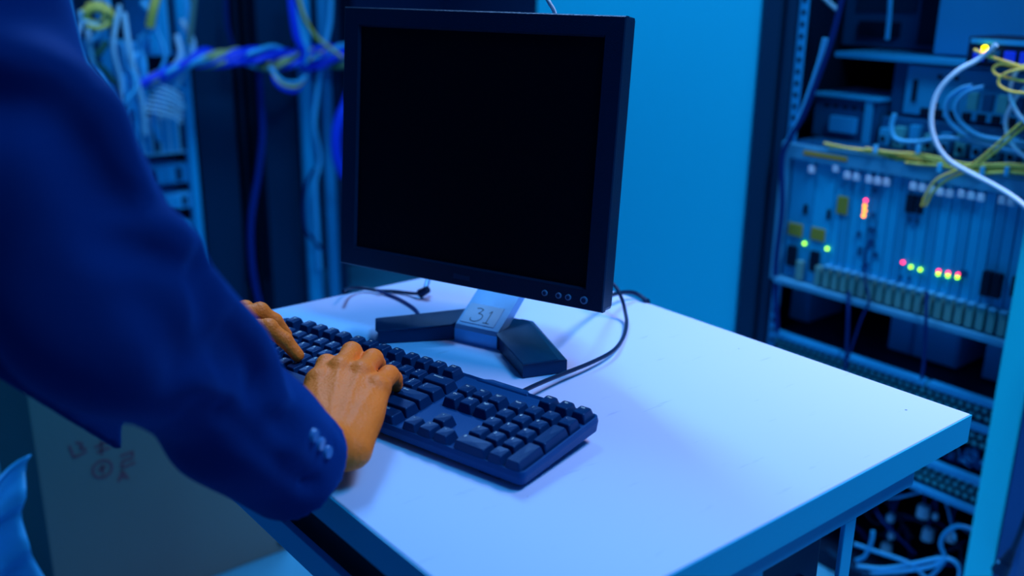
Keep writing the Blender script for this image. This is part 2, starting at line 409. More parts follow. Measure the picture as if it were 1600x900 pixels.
# raised status hump at the rear edge between the blocks
g = G()
P = [(.284, -.002), (.350, -.002), (.352, .004), (.344, .0100), (.300, .0100), (.290, .004)]
g.prism([(x, y) for x, y in P], .012, .0278, inset=.001, bev=.002); g.build('status_light_ridge', M_CASE, kb)
for x in (.03, .39):
    G().box((x-.014, -.012, 0), (x+.014, -.004, .010), bev=.001).build('flip_foot', M_BLACK, kb)
    G().box((x-.012, -.112, 0), (x+.012, -.106, .006), bev=.001).build('rubber_foot', M_BLACK, kb)
U1 = .01905
def keymesh(wu, hu, legend=None, tall=.0, where='ul'):
    w, d = wu*U1-.0010, hu*U1-.0010
    H = .0105
    ti, tb, tf = .0030, .0024, .0022
    g = G()
    x0, x1, y0, y1 = -w/2, w/2, -d/2, d/2
    X0, X1, Y0, Y1 = x0+ti, x1-ti, y0+tf, y1-tb
    r = .0016
    def ring(a, b, c_, d_, z, rr, dish=0):
        return [(x, y, z - dish*(1-abs((x-(a+c_)/2)/((c_-a)/2+1e-9))**2)) for x, y in rect_round(a, b, c_, d_, rr, 2)]
    rings = [ring(x0, y0, x1, y1, -H, .0008), ring(X0-.0005, Y0-.0004, X1+.0005, Y1+.0004, -.0008, r), ring(X0+.0002, Y0+.0002, X1-.0002, Y1-.0002, 0, r)]
    m_ = len(rings[0]); V = [p for q in rings for p in q]; F = []
    for k in range(2):
        for i in range(m_): F.append((k*m_+i, k*m_+(i+1) % m_, (k+1)*m_+(i+1) % m_, (k+1)*m_+i))
    cN = len(V); V.append(((X0+X1)/2, (Y0+Y1)/2, -.0007))
    for i in range(m_): F.append((2*m_+i, 2*m_+(i+1) % m_, cN))
    g.add(V, F)
    if legend:
        for t, lx, ly, sz in legend:
            GV, GF = glyph(t)
            g.add([(X0+.0028+lx*1.0+p.x*sz, Y1-.0032+ly+p.y*sz, .00012) for p in GV], GF, 1)
    return g.mesh('keycap')
_kc = {}
def key(u, v, wu=1, hu=1, legend=None, name='keycap', dz_=0, scl=.947):
    kk = (round(wu, 2), hu, str(legend))
    if kk not in _kc:
        me = keymesh(wu, hu, legend); me.materials.append(M_KEY); me.materials.append(M_LEGEND); _kc[kk] = me
    o = bpy.data.objects.new(name, _kc[kk]); COL.objects.link(o); o.parent = kb
    b = -v*U1; o.location = (u*U1, b, ktop(b)+dz_); o.rotation_euler = (TILT, 0, 0)
    return o
def L1(t): return [(t, 0, 0, .0042)]
def L2(t, s): return [(t, 0, -.0042, .0040), (s, 0, .0004, .0040)]
def LW(t): return [(t, .0012*len(t)*.55, 0, .0032)]
key(1.15, .57, legend=LW('Esc'), dz_=.001)
for i in range(12):
    key([2.38, 3.36, 4.35, 5.34, 6.52, 7.55, 8.57, 9.58, 10.73, 11.72, 12.70, 13.72][i], .5, .96, 1, LW('F%d' % (i+1)), dz_=.001)
S = .947; O_ = .6
def row(v, items):
    x = 0
    for wdt, lg in items:
        key(O_+(x+wdt/2)*S, v, wdt*S, 1, lg, 'space_bar' if wdt > 5 else 'keycap'); x += wdt
nums = '`1234567890-='; sh = '~!@#$%^&*()_+'
row(1.75, [(1, L2(nums[i], sh[i])) for i in range(13)] + [(2, [('Backspace', .0085, 0, .0030)])])
row(2.75, [(1.5, LW('Tab'))] + [(1, L1(c)) for c in 'QWERTYUIOP'] + [(1, L2('[', '{')), (1, L2(']', '}')), (1.5, L2('\\', '|'))])
row(3.75, [(1.75, [('Caps', .003, 0, .003)])] + [(1, L1(c)) for c in 'ASDFGHJKL'] + [(1, L2(';', ':')), (1, L2("'", '"')), (2.25, [('Enter', .0045, 0, .0032)])])
row(4.75, [(2.25, [('Shift', .004, 0, .003)])] + [(1, L1(c)) for c in 'ZXCVBNM'] + [(1, L2(',', '<')), (1, L2('.', '>')), (1, L2('/', '?')), (2.75, [('Shift', .004, 0, .003)])])
row(5.75, [(1.5, [('Ctrl', .0022, 0, .003)]), (1.25, None), (1.25, LW('Alt')), (6, None), (1.25, LW('Alt')), (1.25, None), (1, None), (1.5, [('Ctrl', .0022, 0, .003)])])
for j, rw in enumerate((('Ins', 'Hm', 'PgU'), ('Del', 'End', 'PgD'))):
    for i, t in enumerate(rw): key(15.75+i, 1.75+j, legend=LW(t))
DOT = [('-', .001, .0005, .005)]
for u_, v_ in ((16.75, 4.75), (15.75, 5.75), (16.75, 5.75), (17.75, 5.75)): key(u_, v_, legend=DOT)
for u_, t in ((20, 'Pwr'), (21, 'Slp'), (22, 'Wk')): key(u_, .5, .96, 1, LW(t))
for u_, t in ((19, 'Num'), (20, '/'), (21, '*'), (22, '-')): key(u_, 1.75, legend=LW(t) if len(t) > 1 else L1(t))
for j, rw in enumerate(('789', '456', '123')):
    for i, t in enumerate(rw): key(19+i, 2.75+j, legend=L1(t))
key(19.5, 5.75, 2, 1, L1('0')); key(21, 5.75, legend=L1('.'))
key(22, 3.25, 1, 2, None); key(22, 5.25, 1, 2, None)

# ================================================================== MONITOR
MY = R(-30.2)
base = C(-.042, 1.084, TZ-CAMZ)
mon = thing('computer_monitor', 'black square computer monitor switched off on a silver neck with a number sticker', 'monitor', base, MY-HEAD)
# local frame: x right along the screen, y away from the viewer, z up
MT = R(5.15); MW, MH = .356, .3035
mo = Vector((-.0052, -.0236, .0785+.0))
SM = Matrix.Translation(mo) @ Matrix.Rotation(-MT, 4, 'X')      # screen frame: x right, z up, y back
def sbox(g, a, b, mi=0, bev=0): g.box(a, b, mi, bev, SM)
g = G(); sbox(g, (-MW/2, .004, 0), (MW/2, .026, MH), bev=.004)
# stepped rear housing
sbox(g, (-MW/2+.03, .026, .03), (MW/2-.03, .048, MH-.03), bev=.008)
g.build('rear_housing', M_BEZEL, mon)
g = G(); bw, bt, bb = .0150, .0195, .0215
def frame(g, x0, z0, x1, z1, w0, wt, wb, y0, y1):
    o = [(x0, z0), (x1, z0), (x1, z1), (x0, z1)]; i = [(x0+w0, z0+wb), (x1-w0, z0+wb), (x1-w0, z1-wt), (x0+w0, z1-wt)]
    c_ = .0012
    oo = [(x0+c_, z0+c_), (x1-c_, z0+c_), (x1-c_, z1-c_), (x0+c_, z1-c_)]
    ii = [(p[0]+(.0020 if k in (0, 3) else -.0020), p[1]+(.002 if k < 2 else -.002)) for k, p in enumerate(i)]
    V = [(x, y1, z) for x, z in o] + [(x, y0+c_, z) for x, z in o] + [(x, y0, z) for x, z in oo] + [(x, y0, z) for x, z in i] + [(x, y0+.0035, z) for x, z in ii]
    F = []
    for k in range(4):
        for q in range(4): F.append((k*4+q, k*4+(q+1) % 4, (k+1)*4+(q+1) % 4, (k+1)*4+q))
    g.add([SM @ Vector(p) for p in V], F)
frame(g, -MW/2, 0, MW/2, MH, bw+.006, bt, bb, 0, .008); g.build('bezel', M_BEZEL, mon)
g = G(); sbox(g, (-MW/2+bw+.004, .0035, bb), (MW/2-bw-.004, .006, MH-bt)); g.build('screen', M_SCREEN, mon)
for x, rr in ((.1085, .0033), (.1255, .0033), (.1372, .0033), (.1560, .0042)):
    g = G(); g.cyl(SM @ Vector((x, .001, .0105)), SM @ Vector((x, -.0016, .0105)), rr, 20); g.cyl(SM @ Vector((x, -.0010, .0105)), SM @ Vector((x, -.0019, .0105)), rr*.62, 16, mi=1)
    g.build('power_button' if rr > .004 else 'menu_button', [M_BUTTON, M_BASE], mon)
g = G(); sbox(g, (-.011, -.0006, .0075), (.011, .001, .0130), bev=.0003); g.build('badge', M_INK, mon)
# silver neck: slanted plate with a folded lower lip
NW = .0295
g = G()
prof = [(-.001, .0), (-.001, .016), (.002, .021), (.128, .098), (.134, .092), (.010, .010), (.010, 0)]
V = [(x, y, z) for x in (-NW, NW) for y, z in prof]; n = len(prof)
V = [((x+.004*(1 if y > .05 else 0)*(1 if x < 0 else -1)*0), y, z) for x, y, z in V]
g.add(V, [tuple(range(n)), tuple(range(2*n-1, n-1, -1))] + [(i, n+i, n+(i+1) % n, (i+1) % n) for i in range(n)])
g.build('neck', M_SILVER, mon)
g = G(); g.box((-.026, .118, .085), (.026, .134, .27), bev=.003); g.cyl((-.03, .10, .235), (.03, .10, .235), .012); g.box((-.05, .045, .19), (.05, .098, .28), bev=.004)
g.build('rear_riser', M_BASE, mon)
g = G(); sl = Matrix.Translation((0, .0165, .0302)) @ Matrix.Rotation(math.atan2(.077, .126), 4, 'X')
g.box((-.0262, -.0125, -.0002), (.0205, .0175, .0003), mx=sl)
GV, GF = glyph('31'); 
g.build('sticker', M_STICK, mon)
g = G()
def stroke(P, w=.0009, z=.0005):
    P = spline([(x, y, 0) for x, y in P], 5)
    for i in range(len(P)-1):
        d = (P[i+1]-P[i]).normalized(); nn = Vector((-d.y, d.x, 0))*w/2
        g.add([sl @ (Vector((q.x, q.y, z))) for q in (P[i]-nn-d*w*.3, P[i+1]-nn+d*w*.3, P[i+1]+nn+d*w*.3, P[i]+nn-d*w*.3)], [(0, 1, 2, 3)])
stroke([(-.0135, .0105), (-.0090, .0115), (-.0045, .0100)]); stroke([(-.0045, .0100), (-.0065, .0060), (-.0085, .0035)])
stroke([(-.0085, .0035), (-.0020, .0020), (-.0010, -.0040), (-.0070, -.0090), (-.0135, -.0085), (-.0150, -.0050)])
stroke([(.0055, .0070), (.0080, .0100)]); stroke([(.0080, .0100), (.0080, -.0085)]); stroke([(.0040, -.0088), (.0120, -.0088)])
g.build('handwritten_number', M_INK, mon)
# two black wings of the foot
def wing(sx):
    g = G()
    bot = [(.031, .001), (.0990, -.062), (.1345, -.020), (.045, .058), (.031, .058)]
    top = [(.031, -.004), (.101, -.072), (.1365, -.034), (.045, .056), (.031, .056)]
    bot = [(.031, .000), (.0985, -.0600), (.1310, -.0190), (.044, .060), (.031, .060)]
    top = [(.031, -.006), (.1005, -.0640), (.1270, -.0300), (.042, .054), (.031, .054)]
    zt = [.0215, .0185, .0185, .0235, .0235]
    V = [(x*sx, y, 0.0012) for x, y in bot] + [(x*sx, y, z-.0035) for (x, y), z in zip(bot, zt)] + [(sx*(x*.985+.0008), y*.985, z-.0006) for (x, y), z in zip(top, zt)] + [(sx*(x*.965+.002), y*.95, z) for (x, y), z in zip(top, zt)]
    F = [(4, 3, 2, 1, 0)]
    for k in range(3):
        for i in range(5): F.append((k*5+i, k*5+(i+1) % 5, (k+1)*5+(i+1) % 5, (k+1)*5+i))
    F.append(tuple(15+i for i in range(5)))
    if sx < 0: F = [f[::-1] for f in F]
    g.add(V, F); o = g.build('base_wing', M_BASE, mon)
    for p in ((.1, -.04), (.06, .03)):
        G().cyl((sx*p[0], p[1], 0), (sx*p[0], p[1], .0014), .006).build('rubber_foot', M_CABLE, o)
wing(1); wing(-1)
g = G(); g.box((-.031, .008, .0), (.031, .06, .02), bev=.002); g.build('base_centre', M_BASE, mon)
g = G()
p0 = SM @ Vector((.075, .05, MH-.03)); p1 = SM @ Vector((.075, .030, MH+.012))
g.tube([p0, SM @ Vector((.075, .045, MH)), p1, SM @ Vector((.072, .027, MH+.018))], .0022); g.build('cable_hook', M_WHITEP, mon)

# ================================================================== CABLES ON THE DESK
def D(px, py, h): return oZ(px, py, TZ+h)
cable('keyboard_cable', [D(818, 611, .018), D(832, 604, .0165), D(855, 594, .014), D(880, 584, .012), D(925, 566, .010), D(958, 548, .008), D(974, 527, .004), D(979, 505, .006), D(977, 488, .012), D(972, 468, .026), D(962, 448, .040), D(945, 436, .045), D(920, 436, .02)], .0024, M_CABLE,
      'black cable running from the keyboard rear and curving up behind the monitor')
cable('monitor_cable', [D(905, 475, .06), D(930, 466, .04), D(955, 461, .022), D(972, 457, .016), D(988, 457, .011), D(1000, 462, .006), D(1008, 469, .0035), Vector((.9425, .853, .742)), Vector((.948, .86, .66)), Vector((.95, .87, .4)), Vector((.95, .9, .006))], .0030, M_CABLE,
      'black cable leaving the monitor and dropping over the right rear desk edge')
jc = thing('audio_cable', 'black cable with a round jack plug lying left of the monitor foot', 'cable', D(660, 456, .0))
L = jc.location.copy()
g = G(); g.tube([p-L for p in (D(536, 455, .02), D(545, 450, .012), D(565, 450, .006), D(590, 454, .004), D(615, 455, .003), D(640, 458, .004), D(655, 459, .008))], .0023); g.build('cord', M_CABLE, jc)
g = G(); g.cyl(D(656, 459, .006)-L, D(669, 452, .014)-L, .0062, 16, .005); g.build('plug_body', M_CABLE, jc)
g = G(); g.cyl(D(665, 451, .012)-L, D(669, 437, .020)-L, .0035, 12); g.build('plug_sleeve', M_SILVER, jc)
cable('cord_shadow', [D(588, 453, .0075), D(600, 458, .003), D(622, 466, .003), D(645, 480, .003), D(655, 492, .003), D(664, 512, .003)], .0020, M_DCABLE, 'dark blue strip on the desk modelled as the shadow of the audio cord')  # dark tube stands in for the raised cord's shadow

# ================================================================== CARTON ON THE FLOOR
BX0, BX1, BY0, BY1, BZ = .335, .80, 1.70, 2.06, .487
ct = thing('cardboard_carton', 'large brown cardboard carton with faded red stamp on the floor behind the desk', 'carton', ((BX0+BX1)/2, (BY0+BY1)/2, 0))
cx, cy = ct.location.x, ct.location.y
G().box((BX0-cx, BY0-cy, 0), (BX1-cx, BY1-cy, BZ-.004), bev=.004).build('box_body', M_CARTON, ct)
g = G(); g.box((BX0-cx-.001, BY0-cy-.001, BZ-.005), (-.003+0, BY1-cy, BZ), bev=.001); g.box((.003, BY0-cy-.001, BZ-.005), (BX1-cx+.001, BY1-cy, BZ), bev=.001)
g.build('top_flap', M_CARTON, ct)
G().box((-.024, BY0-cy-.002, BZ-.001), (.024, BY1-cy, BZ+.0006)).build('packing_tape', M_CARTON2, ct)
g = G()
def mark(px, py, strokes, s):
    o = on(1, BY0-.0012, px, py)
    for st in strokes:
        P = [Vector((o.x-cx+x*s, BY0-.0014-cy, o.z+y*s)) for x, y in st]
        for i in range(len(P)-1):
            d = (P[i+1]-P[i]).normalized(); nn = Vector((-d.z, 0, d.x))*.0022
            g.add([P[i]-nn, P[i+1]-nn, P[i+1]+nn, P[i]+nn], [(0, 1, 2, 3)])
circ = [(math.cos(t)*.5, math.sin(t)*.5) for t in [i*math.pi/7 for i in range(15)]]
mark(122, 702, [[(-.5, .4), (-.3, -.5)], [(-.3, -.5), (.5, -.3)], [(-.1, .5), (.3, .3), (.1, 0), (.5, -.1)]], .028)
mark(160, 700, [[(-.5, .2), (.5, .4)], [(0, .6), (-.1, -.5)], [(-.4, -.2), (.5, -.1)]], .026)
mark(160, 733, [circ, [(-.25, 0), (.2, .1)], [(0, .25), (0, -.3)]], .034)
mark(200, 718, [[(-.5, .4), (.4, .5), (.3, 0), (-.4, 0), (-.5, -.5), (.5, -.4)]], .026)
mark(192, 744, [[(-.4, -.4), (0, .5), (.4, -.4)], [(-.2, -.1), (.2, -.1)]], .022)
g.build('red_stamp', M_RED, ct)
g = G(); o = on(1, BY0-.002, 440, 846); g.cyl((o.x-cx, BY0-.004-cy, o.z), (o.x-cx, BY0+.002-cy, o.z), .008, 12); g.build('handle_hole', M_DARKHOLE, ct)
# crumpled plastic wrap at the left side of the carton
def wrap():
    pts = 26; V = []; F = []
    for i in range(pts):
        for j in range(pts):
            s, t = i/(pts-1), j/(pts-1)
            u = .10 + .215*s - .03*math.sin(5*t); z = .40*(1-t)*(1-.28*(1-s)) + .004
            v = 1.62 + .02*math.sin(9*s+3*t)+.014*math.sin(23*s*t+8*t)+.05*t*(1-s)
            V.append((u, v, z))
    for i in range(pts-1):
        for j in range(pts-1): F.append((i*pts+j, (i+1)*pts+j, (i+1)*pts+j+1, i*pts+j+1))
    g = G(); g.add(V, F, sm=True); me = g.mesh('plastic_wrap')
    o = link('plastic_wrap', me, mat('plastic_wrap', (0.03, 0.42, 0.85), 0.3))
    md = o.modifiers.new('s', 'SOLIDIFY'); md.thickness = .004
    return tag(o, 'crumpled blue plastic wrap leaning against the left side of the carton', 'packing material')
wrap()

# ================================================================== BLUE CLOSED CABINET (behind the monitor)
RU = 1.636
cab = thing('closed_cabinet', 'tall closed bright blue equipment cabinet behind the monitor', 'cabinet', (RU+.4, 1.565, 0))
def cb(name, m, a, b, par, bev=.003):
    l = par.location; return G().box((a[0]-l.x, a[1]-l.y, a[2]-l.z), (b[0]-l.x, b[1]-l.y, b[2]-l.z), bev=bev).build(name, m, par)
cb('cabinet_body', M_PANEL, (RU+.02, 1.222, .05), (RU+.8, 1.905, 2.05), cab)
cb('cabinet_door', M_PANEL, (RU-.002, 1.228, .07), (RU+.02, 1.902, 2.03), cab)
cb('door_handle', M_SILVER, (RU-.02, 1.25, 1.35), (RU-.002, 1.28, 1.50), cab)
cb('plinth', M_RACKBLK, (RU+.04, 1.23, 0), (RU+.78, 1.90, .05), cab)

# ================================================================== RIGHT OPEN RACK
rk = thing('open_rack', 'tall open equipment rack with perforated rails on the right', 'rack', (RU+.4, .89, 0))
cb('side_panel', M_RACKBLK, (RU+.01, 1.198, .0), (RU+.8, 1.218, 2.05), rk)
cb('front_post', M_RACKDK, (RU-.010, 1.178, 0), (RU+.02, 1.216, 2.05), rk)
cb('front_post', M_RACKDK, (RU-.002, 1.150, 0), (RU+.03, 1.172, 2.05), rk)
cb('side_panel', M_RACKBLK, (RU+.01, .555, 0), (RU+.8, .575, 2.05), rk)
g = G(); l = rk.location
x0 = RU+.004
z = .05
g.box((x0-l.x, 1.1265-l.y, .02), (x0+.003-l.x, 1.146-l.y, 2.0))
g.box((x0-l.x, .640-l.y, .02), (x0+.003-l.x, .655-l.y, 2.0))
while z < 2.0:
    for v_ in (1.136, .648): g.box((x0-.0008-l.x, v_-.004-l.y, z), (x0+.001-l.x, v_+.004-l.y, z+.008), 1)
    z += .022
g.build('mounting_rail', [M_RACKBLUE, M_DARKHOLE], rk)
cb('rear_panel', M_RACKBLK, (RU+.78, .575, 0), (RU+.8, 1.198, 2.05), rk)
cb('top_panel', M_RACKDK, (RU+.0, .555, 2.03), (RU+.8, 1.216, 2.05), rk)
cb('plinth', M_RACKBLK, (RU, .56, 0), (RU+.78, 1.21, .04), rk)
cb('edge_post', mat('post_lit', (0.002, 0.85, 1.0), .45), (RU-.062, .600, 0), (RU-.045, .646, 2.05), rk)  # post colour raised to paint in the stronger light on it
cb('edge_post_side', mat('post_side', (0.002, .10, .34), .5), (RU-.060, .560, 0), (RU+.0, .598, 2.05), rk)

# card chassis
chs = thing('card_chassis', 'wide telecom chassis full of card modules with lit status lights in the right rack', 'network equipment', (RU, .89, .60))
cl = chs.location
def cc(name, m, a, b, par=chs, bev=.001, off=None):
    l_ = cl; return G().box((a[0]-l_.x, a[1]-l_.y, a[2]-l_.z), (b[0]-l_.x, b[1]-l_.y, b[2]-l_.z), bev=bev).build(name, m, par)
Z0, Z1 = .593, .864
cc('chassis_body', M_CARD2, (RU+.012, .66, Z0), (RU+.25, 1.123, Z1))
cc('bottom_lip', M_CAGE, (RU-.022, .650, Z0-.010), (RU+.012, 1.128, Z0+.002), bev=.002)
cc('top_lip', M_CAGE, (RU-.012, .650, Z1-.028), (RU+.012, 1.128, Z1), bev=.002)
cc('mounting_flange', M_CAGE, (RU-.004, 1.128, Z0-.01), (RU+.004, 1.150, Z1), bev=.001)
cc('mounting_flange', M_CAGE, (RU-.004, .640, Z0-.01), (RU+.004, .652, Z1), bev=.001)
cc('orange_label_strip', M_OLAB, (RU-.0135, oU(1330, 245).y, oU(1280, 240).z-.004), (RU-.012, oU(1262, 236).y, oU(1280, 240).z+.004), bev=0)
def q4(x, y): return 1150+x/2.813, 200+y/2.813
hx = [285, 383, 427, 470, 517, 557, 598, 640, 683, 724, 764, 811, 858, 905, 947, 990, 1035, 1077, 1122, 1165, 1210]
vc = [oU(*q4(x, 600+(x-285)*.27), RU).y for x in hx]
cards = []
bounds = [1.122]
b0 = oU(*q4(325, 500)).y; b1_ = oU(*q4(412, 500)).y
bounds += [b0, b1_]
step = (b1_-.664)/19
for i in range(19): bounds.append(b1_-step*(i+1))
for i in range(21):
    y1, y0 = bounds[i], bounds[i+1]
    cd = cc('card_module', M_CARD if i % 3 else M_CARD2, (RU-.002-.001*(i % 2), y0+.0010, Z0+.004), (RU+.011, y1-.0010, Z1-.030), bev=.0008)
    cards.append((cd, y0, y1))
    mid = (y0+y1)/2
    if i >= 2:
        cc('card_handle', M_HANDLE, (RU-.016, mid-.0062, Z0+.006), (RU-.002, mid+.0062, Z0+.046), cd)
        cc('handle_tip', M_CAGE, (RU-.019, mid-.0066, Z0+.046), (RU-.002, mid+.0066, Z0+.050), cd)
    else:
        mid2 = y0+.011
        cc('card_handle', M_HANDLE, (RU-.014, mid2-.006, Z0+.006), (RU-.002, mid2+.006, Z0+.044), cd)
def card_at(y):
    for c_, y0, y1 in cards:
        if y0 <= y <= y1: return c_
    return chs
for (x, y) in ((328, 185), (435, 180), (485, 210), (525, 218), (580, 228), (618, 235), (657, 240), (775, 258), (815, 265), (855, 272), (893, 283), (935, 290), (987, 292), (1030, 300), (1073, 308), (1165, 320), (1207, 328)):
    p = oU(*q4(x, y), RU-.012); c_ = card_at(p.y)
    o = G().box((0, -.0055, -.006), (.011, .0055, .007), bev=.0015).build('ejector_tab', M_WHITEP, c_); o.location = p-Vector(cl)-Vector((0, 0, 0))
    o = G().box((0, -.0035, 0), (.009, .0035, .022), bev=.001).build('ejector_lever', M_CAGE, c_); o.location = p-Vector(cl)+Vector((.001, 0, .007))
def led(x, y, m, r=.0030):
    p = oU(*q4(x, y), RU-.0035); c_ = card_at(p.y)
    g = G(); g.cyl((0, 0, 0), (-.0025, 0, 0), r, 12); o = g.build('status_light', m, c_); o.location = p-Vector(cl)
for x, y, m in ((572, 318, M_LRED), (567, 342, M_LORA), (567, 363, M_LORA), (562, 385, M_LORA), (302, 507, M_LGRN), (402, 530, M_LGRN), (735, 590, M_LRED), (770, 610, M_LGRN), (811, 622, M_LGRN),
                (892, 628, M_LRED), (890, 641, M_LGRN), (934, 636, M_LRED), (932, 649, M_LGRN), (978, 643, M_LRED), (974, 656, M_LGRN)): led(x, y, m)
def patch(x, y, w_, h_, m, name, d=.003):
    a = oU(*q4(x-w_/2, y), RU-.004); b = oU(*q4(x+w_/2, y), RU-.004); zt = oU(*q4(x, y-h_/2), RU-.004).z; zb = oU(*q4(x, y+h_/2), RU-.004).z
    c_ = card_at((a.y+b.y)/2); hw = abs(a.y-b.y)/2; mid = (a+b)/2
    o = G().box((-d, -hw, -(zt-zb)/2), (.002, hw, (zt-zb)/2), bev=.0006).build(name, m, c_); o.location = Vector((RU-.003, mid.y, (zt+zb)/2))-Vector(cl)
for a in ((468, 340, 46, 78), (260, 447, 60, 54), (360, 468, 60, 54)): patch(*a, M_YLAB, 'yellow_label')
for a in ((248, 560, 36, 88), (348, 585, 36, 90)): patch(*a, M_DARKHOLE, 'serial_connector', .008)
for a in ((305, 358, 14, 44), (408, 380, 14, 44)): patch(*a, M_DARKHOLE, 'latch_slot')
patch(770, 332, 36, 78, M_DARKHOLE, 'network_socket', .006); patch(812, 338, 28, 78, M_DARKHOLE, 'network_socket', .006)
for a in ((597, 445, 30, 22), (595, 500, 26, 30), (540, 465, 16, 24), (603, 382, 14, 20), (612, 555, 24, 20), (545, 540, 16, 40), (760, 405, 18, 16), (797, 411, 18, 16), (1000, 640, 30, 30), (570, 600, 24, 16), (612, 275, 14, 20), (722, 655, 12, 20), (762, 660, 12, 20)): patch(*a, M_DEVDK, 'component')
for a in ((1108, 680, 38, 110), (1152, 690, 38, 110), (1240, 695, 40, 90)):
    patch(*a, M_DARKHOLE, 'connector_block', .012)

# devices on the shelf above the chassis
def device(name, label, cat, u0, u1, v0, v1, z0, z1, m, parts=()):
    t = thing(name, label, cat, ((u0+u1)/2, (v0+v1)/2, z0)); l_ = t.location
    G().box((u0-l_.x, v0-l_.y, 0), (u1-l_.x, v1-l_.y, z1-z0), bev=.003).build('housing', m, t)
    for nm, mm, a, b in parts: G().box(tuple(a[i]-l_[i] for i in range(3)), tuple(b[i]-l_[i] for i in range(3)), bev=.001).build(nm, mm, t)
    return t
sh_ = thing('rack_shelf', 'dark shelf plate above the card chassis in the right rack', 'shelf', (RU+.3, .89, Z1))
G().box((-.295, -.235, 0), (.2, .235, .006), bev=.001).build('shelf_plate', M_DEVDK, sh_)
ZS = Z1+.006
p1 = oU(1265, 150, 1.72); p2 = oU(1385, 150, 1.72)
vents = [('vent_slot', M_DARKHOLE, (1.7190, 1.030+.020*k, ZS+.060), (1.722, 1.042+.020*k, ZS+.066)) for k in range(5)]
device('power_module', 'small grey blue box with vent slots at the left of the rack shelf', 'network equipment', 1.72, 1.86, 1.005, 1.145, ZS, ZS+.082, M_DEVDK,
       [('top_plate', M_DEV, (1.712, 1.0, ZS+.080), (1.87, 1.150, ZS+.086)), ('corner_post', M_DEV, (1.714, 1.015, ZS), (1.722, 1.030, ZS+.08)), ('terminal_block', M_RACKBLUE, (1.708, 1.045, ZS+.015), (1.722, 1.10, ZS+.045))] + vents)
mods = [('plug_in_module', M_GREENY if k % 2 else M_DEV, (1.695, .965-.0295*k, ZS+.004), (1.71, .983-.0295*k, ZS+.036+.006*(k % 3))) for k in range(11)]
mods += [('port', M_DARKHOLE, (1.692, .970-.0295*k, ZS+.012), (1.6955, .978-.0295*k, ZS+.022)) for k in range(11)]
mods += [('port', M_DARKHOLE, (1.706, .900-.026*k, ZS+.066), (1.712, .915-.026*k, ZS+.080)) for k in range(8)]
mods += [('plug_in_module', M_DEVDK if k % 2 else M_GREENY, (1.704, .812-.026*k, ZS+.085), (1.712, .830-.026*k, ZS+.115)) for k in range(5)]
device('patch_unit', 'dark modular unit with rows of ports behind the looping cables', 'network equipment', 1.71, 1.95, .66, .99, ZS, ZS+.055, M_DEVDK, mods)
pl = [('front_plate', M_DEV, (1.742, .745, ZS+.062), (1.75, .968, ZS+.150)), ('slot', M_DARKHOLE, (1.739, .945, ZS+.085), (1.7425, .953, ZS+.125)),
      ('overhanging_lid', M_DEV, (1.725, .74, ZS+.156), (2.0, 1.115, ZS+.166)), ('screw', M_DARKHOLE, (1.739, .90, ZS+.13), (1.7425, .908, ZS+.137)), ('screw', M_DARKHOLE, (1.739, .90, ZS+.08), (1.7425, .908, ZS+.087)), ('screw', M_DARKHOLE, (1.739, .87, ZS+.13), (1.7425, .877, ZS+.137))]
device('rack_instrument', 'blue metal instrument with an overhanging lid in the middle of the right rack', 'network equipment', 1.75, 1.98, .745, 1.0, ZS+.056, ZS+.156, M_DEVDK, pl)
device('equipment_box', 'pale blue blank equipment box at the top right of the open rack', 'network equipment', 1.78, 2.0, .60, .945, ZS+.170, ZS+.46, M_RACKBLUE, [('panel_seam', M_DEVDK, (1.777, .66, ZS+.17), (1.781, .664, ZS+.46))])
device('dark_server', 'dark server box high up in the right rack beside the pale panel', 'network equipment', 1.86, 2.2, .955, 1.19, ZS+.170, ZS+.40, M_DEVDK,
       [('front_panel', M_RACKDK, (1.856, 1.03, ZS+.24), (1.86, 1.16, ZS+.30)), ('drive_bay', M_RACKBLK, (1.853, .97, ZS+.18), (1.86, 1.02, ZS+.37)), ('drive_bay', M_RACKBLK, (1.853, 1.06, ZS+.19), (1.86, 1.15, ZS+.22))])
cable('grey_conduit', [oU(1392, -30, 1.80), oU(1390, 20, 1.80), oU(1386, 62, 1.80)], .0045, M_LCABLE, 'short pale vertical cable in the top of the right rack', sub=3)
# switch with a yellow light at the right edge
swp = oU(1508, 102, 1.60); swt = oU(1510, 56, 1.60)
sw = thing('network_switch', 'black network switch with blue ports and a yellow light at the upper right', 'network equipment', (1.60, swp.y, swp.z))
hh = swt.z-swp.z
G().box((0, -.21, 0), (.10, 0, hh), bev=.002).build('housing', M_RACKBLK, sw)
G().box((-.0015, -.205, hh-.011), (.001, -.004, hh-.003), bev=.0005).build('top_strip', M_RACKBLUE, sw)
for k in range(6):
    y = -.012-.0245*k; G().box((-.004, y-.017, .008), (.001, y, .026), bev=.001).build('port', M_BCABLE if k != 1 else M_DEVDK, sw)
o = G().cyl((-.005, 0, 0), (0, 0, 0), .004, 12).build('status_light', M_LYEL, sw); q = oU(1540, 75, 1.594); o.location = q-sw.location
o = G().cyl((-.005, 0, 0), (0, 0, 0), .003, 12).build('status_light', M_LORA, sw); q = oU(1537, 81, 1.594); o.location = q-sw.location
brk = G().box((1.60, .575, swp.z-.004), (1.71, swp.y, swp.z)); tag(brk.build('switch_tray', M_DEVDK), 'thin dark tray under the black network switch', 'shelf')

